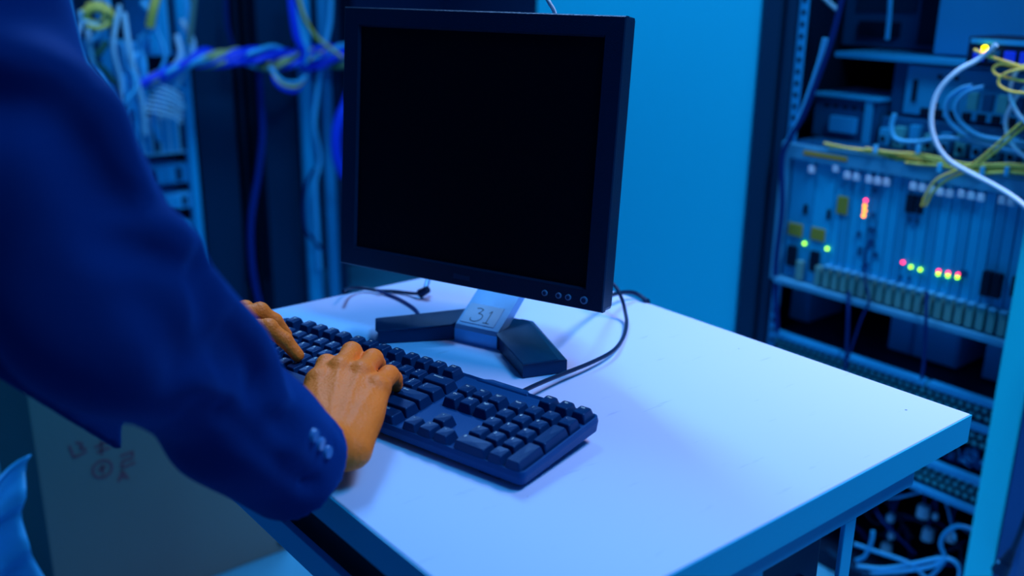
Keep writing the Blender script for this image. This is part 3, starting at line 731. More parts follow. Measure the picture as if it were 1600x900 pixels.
# cables over the chassis
def cp(L_, u): return [oU(x, y, u+(q[0] if q else 0)) for x, y, *q in L_]
W1 = cp([(1557, 70), (1530, 92), (1495, 112, -.02), (1465, 145, -.03), (1455, 185, -.035), (1462, 222, -.035), (1482, 250, -.03), (1515, 270, -.025), (1550, 288, -.025), (1580, 306, -.03), (1604, 325, -.03), (1640, 360, -.02)], 1.585)
cable('white_patch_cable', W1, .0042, M_WCABLE, 'thick white cable arcing down from the switch across the chassis top', 'cable')
cable('white_patch_cable', cp([(1520, 134), (1500, 140), (1482, 155), (1478, 175), (1488, 195), (1510, 211), (1545, 222), (1605, 230)], 1.66), .0042, M_LCABLE, 'outer of two light blue cable loops in front of the patch unit', 'cable')
cable('white_patch_cable', cp([(1538, 136), (1515, 142), (1497, 157), (1494, 176), (1506, 196), (1530, 212), (1560, 218), (1605, 224)], 1.655), .0042, M_LCABLE, 'inner of two light blue cable loops in front of the patch unit', 'cable')
cable('white_patch_cable', cp([(1610, 92), (1590, 110), (1580, 130), (1580, 155), (1592, 180), (1612, 198)], 1.60), .0036, M_WCABLE, 'white cable looping at the right edge just below the switch', 'cable')
cable('white_patch_cable', cp([(1612, 128), (1588, 152), (1574, 180), (1573, 205), (1583, 228), (1606, 248)], 1.61), .0036, M_WCABLE, 'white cable loop at the right edge above the yellow bundle', 'cable')
cable('white_patch_cable', cp([(1398, 178), (1393, 198), (1400, 217), (1430, 222), (1475, 216), (1520, 222), (1605, 245)], 1.67), .0045, M_LCABLE, 'light blue cable lying along the back of the yellow bundle', 'cable')
cable('yellow_patch_cable', cp([(1522, 78), (1545, 88), (1575, 98), (1620, 112)], 1.59), .0028, M_YCABLE, 'short yellow cable plugged into the left port of the switch', 'cable')
cable('yellow_patch_cable', cp([(1605, 128), (1575, 122), (1556, 116), (1552, 106), (1565, 100), (1590, 104), (1612, 100)], 1.59), .0024, M_YCABLE, 'upper yellow cable loop below the switch', 'cable')
cable('yellow_patch_cable', cp([(1605, 146), (1580, 143), (1562, 134), (1562, 122), (1578, 112), (1608, 106)], 1.585), .0024, M_YCABLE, 'lower yellow cable loop below the switch', 'cable')
cable('yellow_patch_cable', cp([(1612, 178), (1580, 205), (1550, 232), (1520, 256), (1490, 268), (1462, 282), (1446, 306), (1440, 322)], 1.60), .0023, M_YCABLE, 'left of two thin yellow cables crossing down to the chassis socket', 'cable')
cable('yellow_patch_cable', cp([(1614, 186), (1584, 212), (1556, 236), (1530, 256), (1505, 270), (1478, 282), (1458, 300), (1446, 322)], 1.605), .0023, M_YCABLE, 'right of two thin yellow cables crossing down to the chassis socket', 'cable')
for k in range(9):
    dy = [0, 3, 5, -3, 7, 1, 9, -1, 4][k]; st = [1288, 1295, 1340, 1352, 1400, 1405, 1415, 1440, 1450][k]
    P = []
    for j in range(9):
        x = st+(1650-st)*j/8; yb = 224+(x-1288)*.150+dy+2.2*math.sin(j*1.7+k*2.3)
        if x > 1520: yb -= (x-1520)*.10
        P.append(oU(x, yb, 1.622+.004*(k % 3)))
    cable('yellow_fibre_cable', P, .0026, M_YCABLE, 'yellow cable in the bundle lying along the top of the card chassis', 'cable', 'yellow cables along the chassis top')
for x, y in ((1368, 233), (1435, 233), (1468, 262), (1535, 268), (1573, 268)):
    p = oU(x, y, 1.617); g = G().box((-.005, -.0028, -.008), (.005, .0028, .008), bev=.002); o = g.build('cable_clip', M_LCABLE); o.location = p
    tag(o, 'small white clip holding the yellow cable bundle on the chassis', 'clip', 'white clips on the yellow bundle')
# cables at left inside of the right rack
cable('rack_power_cable', cp([(1320, -20), (1300, 60), (1275, 130), (1255, 180), (1235, 215), (1222, 250), (1222, 330), (1212, 420), (1214, 520)], 1.62), .0052, M_DCABLE, 'dark blue cable running down the left inner side of the right rack', 'cable')
cable('rack_power_cable', cp([(1290, 60), (1280, 100), (1258, 165), (1240, 205), (1228, 225)], 1.64), .0055, M_LCABLE, 'blue cable slanting down beside the small vented box', 'cable')
cable('rack_power_cable', cp([(1283, -8), (1297, 6), (1312, 18)], 1.72), .005, M_WCABLE, 'short pale cable end at the top of the right rack', 'cable', sub=3)
cable('console_cable', cp([(1360, 375), (1352, 400), (1352, 440), (1358, 470), (1345, 500), (1325, 560)], 1.612), .0022, M_DCABLE, 'thin dark cable hanging from a card across the chassis bottom', 'cable')

# lower part of the rack
def tray_unit(label, ztop, zbot, nrow, v1=1.13, seams=()):
    t = thing('vent_panel', label, 'rack panel', (RU, .89, zbot)); l_ = t.location
    G().box((.004, .652-l_.y, 0), (.30, v1-l_.y, ztop-zbot-.004), bev=.001).build('housing', M_RACKBLK, t)
    e = [.652]+list(seams)+[v1]
    for i in range(len(e)-1): G().box((-.010, e[i]+.003-l_.y, ztop-zbot-.012), (.008, e[i+1]-.003-l_.y, ztop-zbot), bev=.002).build('front_lip', M_RACKBLUE, t)
    g = G(); z = .010
    for r_ in range(nrow):
        y = .662+.006*(r_ % 2)
        while y < v1-.01:
            g.cyl((.004, y-l_.y, z), (-.003, y-l_.y, z), .0054, 6); y += .0145
        z += .0135
    g.build('port_grid', M_GREENY, t)
    return t
tray_unit('perforated panel with a jointed blue lip just below the card chassis', .477, .431, 3, seams=(.79, .969))
tray_unit('second perforated panel in the right rack beside the desk corner', .428, .380, 2)
tray_unit('perforated panel below the tangle of small parts in the right rack', .327, .275, 3)
tray_unit('lowest narrow panel with a blue lip in the right rack', .271, .262, 0)
# pale blanking boxes in the gap under the chassis
for i, (xa, xb, lb) in enumerate(((1232, 1262, 'narrow pale box hanging in the gap below the left end of the chassis'), (1392, 1430, 'left of the pale boxes in the dark gap below the chassis'), (1432, 1506, 'wide pale box in the middle of the dark gap below the chassis'), (1548, 1580, 'right end pale box in the dark gap below the chassis'))):
    va = oU(xa, 500, 1.72).y; vb = oU(xb, 500, 1.72).y
    device('blank_module', lb, 'network equipment', 1.72, 1.85, vb, va, .478, .565, M_RACKBLUE if i else M_DEV, [('face_plate', M_DEV, (1.717, vb+.004, .482), (1.721, va-.004, .56))])
for x in (1322, 1444):
    a = oU(x, 470, 1.66); b_ = oU(x-2, 590, 1.66)
    cable('drop_cable', [oU(x+4, 455, RU-.024), oU(x+3, 500, 1.60), oU(x, 560, 1.61), oU(x-4, 592, 1.615)], .0032, M_DCABLE, 'dark cable hanging over the gap below the %s of the chassis' % ('left half' if x < 1400 else 'middle'), 'cable')
# small parts between the panels
k = 0
for x, y, s in ((1532, 690, .012), (1548, 697, .013), (1520, 712, .02), (1505, 715, .012), (1545, 722, .014), (1562, 700, .012), (1488, 716, .010), (1556, 735, .010), (1530, 726, .012)):
    p = oU(x, y, 1.665); p.z = max(p.z, .328+s*.8)
    g = G().box((-s*.6, -s*.6, -s*.8), (s*.6, s*.6, s*.8), bev=s*.3); g.cyl((-s*.6, 0, 0), (-s*1.1, 0, 0), s*.35)
    o = g.build('wiring_terminal', M_RACKBLUE); o.location = p; tag(o, 'small pale terminal in the cluttered gap between two perforated panels', 'connector', 'terminals between the perforated panels')
for i in range(6):
    a = oU(1480+i*14, 690+i*3, 1.66); b_ = oU(1500+i*14, 745, 1.655); m_ = (a+b_)/2+Vector((-.02, .01*(-1)**i, .01)); b_.z = .331
    cable('jumper_wire', [a, m_, b_], .0018, M_LCABLE if i % 2 else M_DCABLE, 'thin jumper wire among the small terminals between the panels', 'wire', 'jumper wires between the perforated panels')
# hanging connectors and cable tangle at the bottom
for i, (x, y, r_) in enumerate(((1443, 798, .0125), (1450, 834, .012), (1392, 808, .008), (1393, 836, .007), (1385, 857, .012), (1487, 838, .010), (1462, 806, .006))):
    p = oU(x, y, 1.70); t = thing('hanging_plug', 'pale round plug hanging in the dark bottom of the right rack', 'plug', p, group='pale plugs in the bottom of the right rack')
    g = G(); g.cyl((0, 0, -r_), (0, 0, r_*.8), r_, 16, r_*.9); g.cyl((0, 0, r_*.8), (0, 0, r_*1.2), r_*.9, 16, r_*.4); g.build('plug_body', M_WHITEP, t)
    g = G(); g.tube([(0, 0, r_), (.003, .004, .05), (.02, -.01, .262-p.z if p.z < .25 else .06)], .002); g.build('plug_cord', M_DCABLE, t)
rr_ = random.Random(3)
for i in range(16):
    u = 1.62+rr_.random()*.16; y0 = .68+rr_.random()*.2; z0 = .05+rr_.random()*.17
    P = [Vector((u+rr_.uniform(-.03, .03), y0+.07*j*(1 if i % 3 else -.6)+rr_.uniform(-.02, .02), max(.02, z0+rr_.uniform(-.03, .05)))) for j in range(6)]
    cable('tangled_cable', P, rr_.choice((.0025, .0035, .0045)), rr_.choice((M_LCABLE, M_DCABLE, M_DCABLE, M_RACKDK)), 'cable in the dark tangle at the bottom of the right rack', 'cable', 'tangled cables in the rack bottom')
for i, L_ in enumerate(([(1340, 884), (1380, 888), (1430, 880), (1478, 872), (1500, 890), (1490, 930)], [(1350, 896), (1400, 893), (1450, 886), (1478, 874)], [(1338, 876), (1352, 868), (1362, 845), (1364, 830)], [(1478, 872), (1470, 850), (1478, 832), (1500, 822), (1530, 835), (1545, 870)], [(1450, 905), (1465, 890), (1478, 873)], [(1335, 850), (1370, 862), (1420, 880), (1450, 905)])):
    cable('pale_cable', cp(L_, 1.61), .0040, M_LCABLE if i < 2 else M_RACKBLUE, ['bright pale cable running level to a knot at the rack bottom', 'second pale cable just below the bright level one', 'short pale cable bending up beside the desk leg', 'pale cable curving up and over at the right of the rack bottom', 'short pale cable falling from the knot', 'pale cable sloping down behind the desk leg'][i], 'cable')
# power plug at the lower right corner
pp = oU(1570, 880, 1.545)
pt = thing('power_plug', 'black power plug with a ribbed neck hanging at the lower right edge', 'plug', pp)
dv = (oU(1588, 845, 1.53)-oU(1560, 892, 1.545)).normalized()
g = G(); g.cyl(-dv*.022, dv*.004, .0145, 12, .011); g.build('plug_body', M_CABLE, pt)
g = G()
for k in range(5): g.cyl(dv*(.004+.006*k), dv*(.008+.006*k), .0095-.0008*k, 14)
g.build('ribbed_neck', M_CABLE, pt)
g = G(); g.tube([dv*.006, dv*.04, oU(1598, 822, 1.53)-pp, oU(1612, 780, 1.53)-pp, oU(1640, 700, 1.53)-pp, oU(1650, 500, 1.56)-pp], .0048); g.build('plug_cord', M_CABLE, pt)
o = G().cyl((0, 0, 0), (-.002, 0, 0), .0018).build('pilot_light', M_LCABLE, pt); o.location = oU(1560, 878, 1.53)-pp

# ================================================================== LEFT RACKS (far wall)
LV = 3.0
lr = thing('white_equipment_rack', 'pale open rack crowded with white and blue cables at the upper left', 'rack', (.95, LV+.3, 0))
def lb_(name, m, px0, px1, z0, z1, v0, v1, par):
    a = oV(px0, 250, v0); b_ = oV(px1, 250, v0); l_ = par.location
    return G().box((a.x-l_.x, v0-l_.y, z0), (b_.x-l_.x, v1-l_.y, z1), bev=.003).build(name, m, par)
lb_('front_post', M_FRAME, 296, 309, 0, 2.1, LV, LV+.03, lr)
lb_('front_post', M_RACKBLUE, 176, 192, 0, 2.1, LV, LV+.03, lr)
lb_('front_post', M_FRAME, 40, 56, 0, 2.1, LV, LV+.03, lr)
lb_('rear_panel', M_RACKDK, 40, 300, 0, 2.1, LV+.5, LV+.52, lr)
lb_('side_panel', M_RACKDK, 304, 308, 0, 2.1, LV+.03, LV+.5, lr)
def ldev(label, x0, x1, y0, y1, m, parts=(), v=LV+.02, nm='line_card_unit'):
    a = oV(x0, y1, v); b_ = oV(x1, y0, v); t = thing(nm, label, 'network equipment', (a.x, v, a.z))
    G().box((0, 0, 0), (b_.x-a.x, .2, b_.z-a.z), bev=.004).build('housing', m, t)
    n_ = int((b_.x-a.x)/.028)
    for i in range(n_):
        G().box((.006+i*.028, -.004, .01), (.024+i*.028, .001, b_.z-a.z-.01), bev=.001).build('module', M_FRAME if (i+len(label)) % 3 else M_RACKDK, t)
    return t
ldev('bright panel of modules low in the white rack beside the sleeve', 196, 292, 178, 248, M_WCABLE)
ldev('narrow pale unit in the middle of the white rack', 192, 222, 66, 130, M_LCABLE)
ldev('tall pale unit at the right of the white rack top', 236, 294, -40, 88, M_LCABLE)
ldev('dark unit with slanted cables in the white rack', 222, 292, 125, 172, M_RACKDK)
ldev('dim unit at the bottom of the white rack above the arm', 232, 294, 255, 292, M_RACKBLUE)
ldev('small connector strip low in the white rack', 255, 298, 300, 330, M_LCABLE)
ldev('unit far below in the white rack', 262, 300, 345, 420, M_DEV)
rn = random.Random(11)
for i in range(24):
    x0 = rn.uniform(112, 290); y0 = rn.uniform(-30, 150); x1 = x0+rn.uniform(-30, 34); y1 = y0+rn.uniform(60, 190)
    v = LV-.03-rn.random()*.12
    x1 = min(x1, 288)
    P = [oV(x0, y0, v), oV(x0+rn.uniform(-25, 25), y0+(y1-y0)*.35, v-.03), oV(x1+rn.uniform(-20, 20), y0+(y1-y0)*.7, v-.02), oV(x1, y1, v)]
    m_ = rn.choice((M_WCABLE, M_WCABLE, M_LCABLE, M_LCABLE, M_LCABLE, M_RACKBLUE))
    cable('rack_patch_cable', P, rn.uniform(.006, .011), m_, 'pale blue cable among those hanging in the white rack', 'cable', 'pale cables in the white rack')
for i in range(10):
    a0_ = rn.uniform(0, 6); rx, ry = rn.uniform(10, 30), rn.uniform(8, 22); v = LV-.16-rn.random()*.05
    P = [oV(150+rx*math.cos(a0_+t*.9), 25+ry*math.sin(a0_+t*.9), v-.006*t) for t in range(6)]
    cable('coiled_cable', P, .007, M_YCABLE if i % 3 != 1 else M_WCABLE, 'looped cable in the yellow tangle at the top of the white rack', 'cable', 'yellow tangle in the white rack')
cable('yellow_jumper', [oV(248, -15, LV-.15), oV(240, 12, LV-.16), oV(234, 42, LV-.15)], .013, M_YCABLE, 'short thick yellow cable end hanging in the white rack', 'cable', sub=3)
cable('green_jumper', [oV(167, 65, LV-.1), oV(155, 82, LV-.1), oV(140, 95, LV-.1), oV(160, 108, LV-.1), oV(178, 130, LV-.1)], .010, mat('green_cable', (.04, .16, .10), .5), 'dull green cable bent like a hook left in the white rack', 'cable')
for i in range(7):
    v = LV-.12
    cable('slanted_cable', [oV(240-3*i, 130+7*i, v), oV(262, 138+7*i, v-.01), oV(284, 150+7*i, v)], .0038, M_WCABLE, 'slanted pale cable in the fan of cables in front of the dark unit', 'cable', 'fan of slanted cables in the white rack')
cable('left_edge_cable', [oV(100, -20, LV-.2), oV(112, 40, LV-.2), oV(128, 95, LV-.2), (oV(150, 132, LV-.2))], .010, M_LCABLE, 'pale cable curving along the shoulder at the far left of the rack', 'cable')
# dark cabinet between rack and conduit
dk = thing('dark_cabinet', 'tall dark cabinet with two doors behind the horizontal cable bundle', 'cabinet', (1.3, LV+.3, 0))
lb_('side_panel', M_RACKDK, 313, 372, 0, 2.2, LV+.05, LV+.09, dk)
lb_('rear_panel', M_RACKBLK, 330, 560, 0, 2.2, LV+.5, LV+.52, dk)
lb_('door', M_RACKDK, 415, 474, 0, 2.2, LV+.02, LV+.06, dk)
for x in (380, 396): lb_('rail', M_RACKBLK, x, x+8, 0, 2.2, LV+.1, LV+.13, dk)
def vpipe(name, label, px, r_, m, v=LV-.03, cat='pipe'):
    a = oV(px, 300, v); g = G(); g.cyl((0, 0, 0), (0, 0, 2.2), r_, 16)
    g2 = g.build(name, m); g2.location = (a.x, v, 0); return tag(g2, label, cat)
vpipe('cable_conduit', 'thick pale blue vertical conduit left of the monitor', 486, .026, M_FRAME)
vpipe('cable_conduit', 'dim blue vertical conduit between the pale conduit and the monitor', 516, .022, M_RACKBLUE, LV-.01)
vpipe('cable_conduit', 'dark vertical conduit nearly hidden by the left monitor edge', 533, .016, M_RACKDK, LV-.02)
cable('loose_cable', [oV(518, -20, LV-.1), oV(515, 40, LV-.1), oV(503, 90, LV-.1), oV(494, 160, LV-.1), oV(492, 200, LV-.1), oV(500, 250, LV-.09), oV(492, 300, LV-.09), oV(500, 420, LV-.09)], .008, M_LCABLE, 'pale cable swinging in front of the two conduits', 'cable')
cable('loose_cable', [oV(405, 100, LV-.04), oV(408, 160, LV-.04), oV(410, 210, LV-.04), oV(404, 270, LV-.04), (oV(392, 350, LV-.04)), oV(396, 430, LV-.04), oV(412, 500, LV-.04)], .011, mat('navy_cable', (0.002, .03, .25), .5), 'dark navy cable hanging in front of the dark cabinet', 'cable')
cable('loose_cable', [oV(352, -20, LV-.04), oV(355, 40, LV-.04), oV(366, 80, LV-.04)], .008, M_DCABLE, 'dark cable dropping to the bundle from the top', 'cable')
cable('loose_cable', [oV(492, 262, LV-.1), oV(480, 285, LV-.1), oV(475, 320, LV-.1), oV(478, 358, LV-.1), oV(490, 376, LV-.1), oV(505, 392, LV-.09)], .006, M_DCABLE, 'thin dark cable looping across the pale conduit', 'cable')
cable('hanging_lead', [oV(305, -20, LV-.1), oV(300, 30, LV-.1), oV(295, 70, LV-.1)], .009, mat('olive_cable', (.12, .26, .24), .5), 'dull olive cable rising at the right post of the white rack', 'cable')
vpc = cable('blue_coil', [oV(560, 95, LV-.14), oV(552, 130, LV-.2), oV(541, 162, LV-.2), oV(531, 185, LV-.2), oV(525, 215, LV-.2), oV(527, 248, LV-.2), oV(538, 275, LV-.2)], .018, M_BCABLE, 'vivid blue cable coil peeking out left of the monitor', 'cable')
# horizontal bundle
def hb(i):
    rr2 = random.Random(50+i); P = []
    ph = rr2.random()*6; fq = rr2.uniform(.9, 1.7); of = rr2.uniform(-8, 8)
    for j in range(14):
        x = 212+(560-212)*j/13
        if x < 305: yb = 136-(x-212)*.46
        else: yb = 89+2*math.sin(x*.02)+of
        am = 10 if x > 300 else 4
        P.append(oV(x, yb+am*math.sin(j*fq+ph)+rr2.uniform(-3, 3), LV-.10+.04*math.cos(j*fq+ph)))
    return P
for i in range(15):
    m_ = M_BCABLE if i % 5 not in (2, 4) else (M_LCABLE if i % 5 == 2 else mat('pale_yellow_cable', (.45, .52, .22), .5))
    cable('bundled_cable', hb(i), .0085, m_, {M_BCABLE: 'vivid blue cable', M_LCABLE: 'light blue cable'}.get(m_, 'pale yellow cable')+' twisted into the horizontal bundle left of the monitor', 'cable', {M_BCABLE: 'vivid blue cables in the horizontal bundle', M_LCABLE: 'light blue cables in the horizontal bundle'}.get(m_, 'yellow cables in the horizontal bundle'))
for i in range(3):
    cable('drooping_cable', [oV(425-2*i, 105, LV-.17), oV(430+2*i, 128-4*i, LV-.19), oV(445, 140-6*i, LV-.19), oV(464, 141-6*i, LV-.17), oV(478, 120, LV-.13)], .007, (M_BCABLE, M_YCABLE, M_LCABLE)[i], ['vivid blue loop drooping below the horizontal bundle', 'yellow loop drooping below the horizontal bundle', 'light blue inner loop drooping below the horizontal bundle'][i], 'cable')
for i in range(4):
    cable('rising_cable', [oV(452+5*i, -20, LV-.14), oV(455+5*i, 20, LV-.15), oV(462+5*i, 60, LV-.15), oV(474+2*i, 80, LV-.15), oV(468+3*i, 100, LV-.14)], .008, M_BCABLE if i < 2 else M_LCABLE, ('vivid' if i < 2 else 'light')+' blue cable rising from the knot above the pale conduit', 'cable', ('vivid' if i < 2 else 'light')+' blue cables rising above the conduit')
cable('rising_cable', [oV(462, -20, LV-.17), oV(475, 25, LV-.17), oV(492, 55, LV-.17), oV(515, 75, LV-.17), oV(535, 90, LV-.17)], .006, M_YCABLE, 'single yellow cable curving down to the bundle beside the monitor', 'cable')

# ================================================================== PERSON
per = thing('person', 'person in a navy suit jacket leaning over the desk and typing on the keyboard', 'person', (-.08, .85, 0))
pl_ = np.array(per.location)
def cpt(*a): return np.array(C(*a))
skin_parts = []
# --- right hand (joints given in camera-heading metres)
def hand(W_, M_, PIP, DIP, TIP, rad, thumb, elbow, up, h=.0017, kk=.006):
    W_ = cpt(*W_); M_ = [cpt(*p) for p in M_]; PIP = [cpt(*p) for p in PIP]; DIP = [cpt(*p) for p in DIP]; TIP = [cpt(*p) for p in TIP]
    thumb = [cpt(*p) for p in thumb]; elbow = cpt(*elbow)
    fdir = (elbow-W_); fdir /= np.linalg.norm(fdir); side = np.cross(fdir, [0, 0, 1.]); side /= np.linalg.norm(side); nrm = np.cross(side, fdir)
    A = M_[0]-W_; B = M_[3]-W_; pn = np.cross(A, B); pn /= np.linalg.norm(pn); pn *= np.sign(pn[2])
    across = (M_[3]-M_[0]); across /= np.linalg.norm(across)
    def f(P):
        d = seg_d(P, W_, W_+fdir*.12, .0235, .030, (nrm, 1.28))
        # carpus and metacarpals
        for i in range(4):
            s_ = W_+across*(-.017+.0115*i)-pn*.003
            d = smin(d, seg_d(P, s_, M_[i]-pn*.003, .0165, [.0135, .0132, .0125, .0115][i], (pn, 1.15)), .010)
        d = smin(d, ell_d(P, W_+.45*(M_[1]-W_)-pn*.008, (.036, .036, .015), np.stack((across, np.cross(pn, across), pn), 1)), .014)
        # thumb
        t0, t1, t2, t3 = thumb
        th = seg_d(P, t0, t1, .018, .0150); th = smin(th, seg_d(P, t1, t2, .0128, .0108), .006); th = smin(th, seg_d(P, t2, t3, .0108, .0088), .004)
        d = smin(d, th, .014)
        # knuckle heads
        for i in range(4): d = smin(d, ell_d(P, M_[i]+pn*.0022, (.0098, .0098, .0085)), .006)
        # tendon ridges
        for i in range(4):
            d = d-.0010*np.exp(-(seg_d(P, W_+across*(-.010+.007*i)+pn*.014, M_[i]+pn*.009, 0, 0)/.0032)**2)
        # fingers joined among themselves with a tight blend so that gaps stay
        for i in range(4):
            r_ = rad[i]
            fg = seg_d(P, M_[i], PIP[i], r_*1.12, r_*1.02); fg = smin(fg, seg_d(P, PIP[i], DIP[i], r_*1.0, r_*.90), .003); fg = smin(fg, seg_d(P, DIP[i], TIP[i], r_*.90, r_*.80), .003)
            fg = smin(fg, ell_d(P, PIP[i]+np.array([0, 0, r_*.1]), (r_*1.07,)*3), .003)
            fg = fg+.00035*np.cos((P-PIP[i]) @ ((M_[i]-PIP[i])/np.linalg.norm(M_[i]-PIP[i]))*2200)*np.exp(-(np.linalg.norm(P-PIP[i]-pn*r_, axis=1)/.006)**2)
            wgt = .0045
            d = np.where(True, smin(d, fg, wgt), d)
        return d
    allp = np.array([W_, *M_, *PIP, *TIP, *thumb, W_+fdir*.10]); lo = allp.min(0)-.030; hi = allp.max(0)+.030
    V, F = surface_nets(f, lo, hi, h)
    # fingernails as slight flattening are part of the tip geometry
    return V-pl_, F
RW = (-.1500, .747, -.3785)
RH = hand(RW, [(-.1780, .838, -.358), (-.1600, .852, -.352), (-.1395, .848, -.354), (-.1220, .831, -.361)],
          [(-.1760, .868, -.355), (-.1560, .892, -.3515), (-.1345, .886, -.356), (-.1160, .862, -.3625)],
          [(-.1745, .885, -.366), (-.1550, .909, -.364), (-.1330, .902, -.367), (-.1130, .875, -.371)],
          [(-.1735, .893, -.378), (-.1545, .917, -.377), (-.1325, .909, -.378), (-.1120, .880, -.3795)],
          [.0092, .0095, .0093, .0088], [(-.168, .785, -.384), (-.190, .824, -.383), (-.194, .852, -.382), (-.190, .874, -.3815)], (-.262, .555, -.22), None)
skin_parts.append(RH)
LWp = (-.372, .925, -.352)
LH = hand(LWp, [(-.292, .950, -.346), (-.303, .972, -.343), (-.318, .992, -.347), (-.335, 1.008, -.355)],
          [(-.252, .955, -.350), (-.270, .992, -.345), (-.292, 1.014, -.350), (-.318, 1.028, -.358)],
          [(-.236, .955, -.363), (-.256, .997, -.357), (-.276, 1.020, -.361), (-.305, 1.035, -.368)],
          [(-.2235, .9535, -.3790), (-.246, 1.000, -.374), (-.267, 1.024, -.375), (-.297, 1.040, -.380)],
          [.0088, .0090, .0086, .0078], [(-.345, .925, -.372), (-.300, .925, -.382), (-.272, .938, -.386), (-.252, .950, -.3855)], (-.635, .928, -.195), None)
skin_parts.append(LH)
# --- body core, head and legs (coarser grid, continuous under the clothes)
shR = cpt(-.376, .60, .06); shL = np.array((.13, 1.04, 1.235)); elR = cpt(-.246, .560, -.197); elL = np.array((.10, 1.12, .97))
wR = cpt(*RW); wL = cpt(*LWp)
neck = np.array((.10, .86, 1.33)); head = np.array((.175, .86, 1.44)); pel = np.array((-.12, .86, .93)); chest = np.array((.03, .86, 1.17))
hipR, hipL = np.array((-.13, .77, .92)), np.array((-.13, .95, .92)); knR, knL = np.array((-.13, .76, .50)), np.array((-.13, .97, .50)); anR, anL = np.array((-.16, .75, .09)), np.array((-.16, .98, .09))
hax = (head-neck)/np.linalg.norm(head-neck)
hrot = np.stack((np.cross([0, 1, 0], hax), [0, 1, 0], hax), 1)         # x forward, y left, z up of the head
def hp(x, y, z): return head + hrot @ np.array((x, y, z))
def body(P):
    d = seg_d(P, pel, chest, .105, .115); d = smin(d, seg_d(P, shR, shL, .050, .050), .05); d = smin(d, seg_d(P, chest, neck, .09, .05), .04)
    d = smin(d, seg_d(P, neck, head, .055, .050), .02)
    d = smin(d, ell_d(P, hp(0, 0, .035), (.095, .075, .095), hrot), .02); d = smin(d, ell_d(P, hp(.025, 0, -.035), (.062, .054, .072), hrot), .02)
    d = smin(d, seg_d(P, hp(.088, 0, .012), hp(.108, 0, -.022), .007, .013), .010)           # nose
    for s_ in (-1, 1):
        d = smin(d, ell_d(P, hp(.0, s_*.076, -.005), (.020, .008, .032), hrot), .004)           # ears
        d = -smin(-d, ell_d(P, hp(.094, s_*.031, .012), (.013, .017, .009), hrot), .008)        # eye sockets
        d = smin(d, ell_d(P, hp(.078, s_*.031, .010), (.012, .012, .012), hrot), .002)
    d = smin(d, seg_d(P, hp(.080, -.022, -.052), hp(.080, .022, -.052), .007, .007), .006)      # lips
    for sh_p, el, wr in ((shR, elR, wR), (shL, elL, wL)):
        d = smin(d, seg_d(P, sh_p, el, .048, .036), .03); d = smin(d, seg_d(P, el, wr+(el-wr)*.22, .036, .027), .015)
    for hp_, kn, an, s_ in ((hipR, knR, anR, -1), (hipL, knL, anL, 1)):
        d = smin(d, seg_d(P, hp_, kn, .080, .052), .04); d = smin(d, seg_d(P, kn, an, .050, .036), .02); d = smin(d, seg_d(P, an-[0, 0, .03], an+[.14, 0, -.055], .035, .022), .02)
    return d
V, F = surface_nets(body, (-.35, .50, .0), (.42, 1.28, 1.66), .0075); skin_parts.append((V-pl_, F))
bodyo = to_mesh('body', skin_parts, M_SKIN, per)
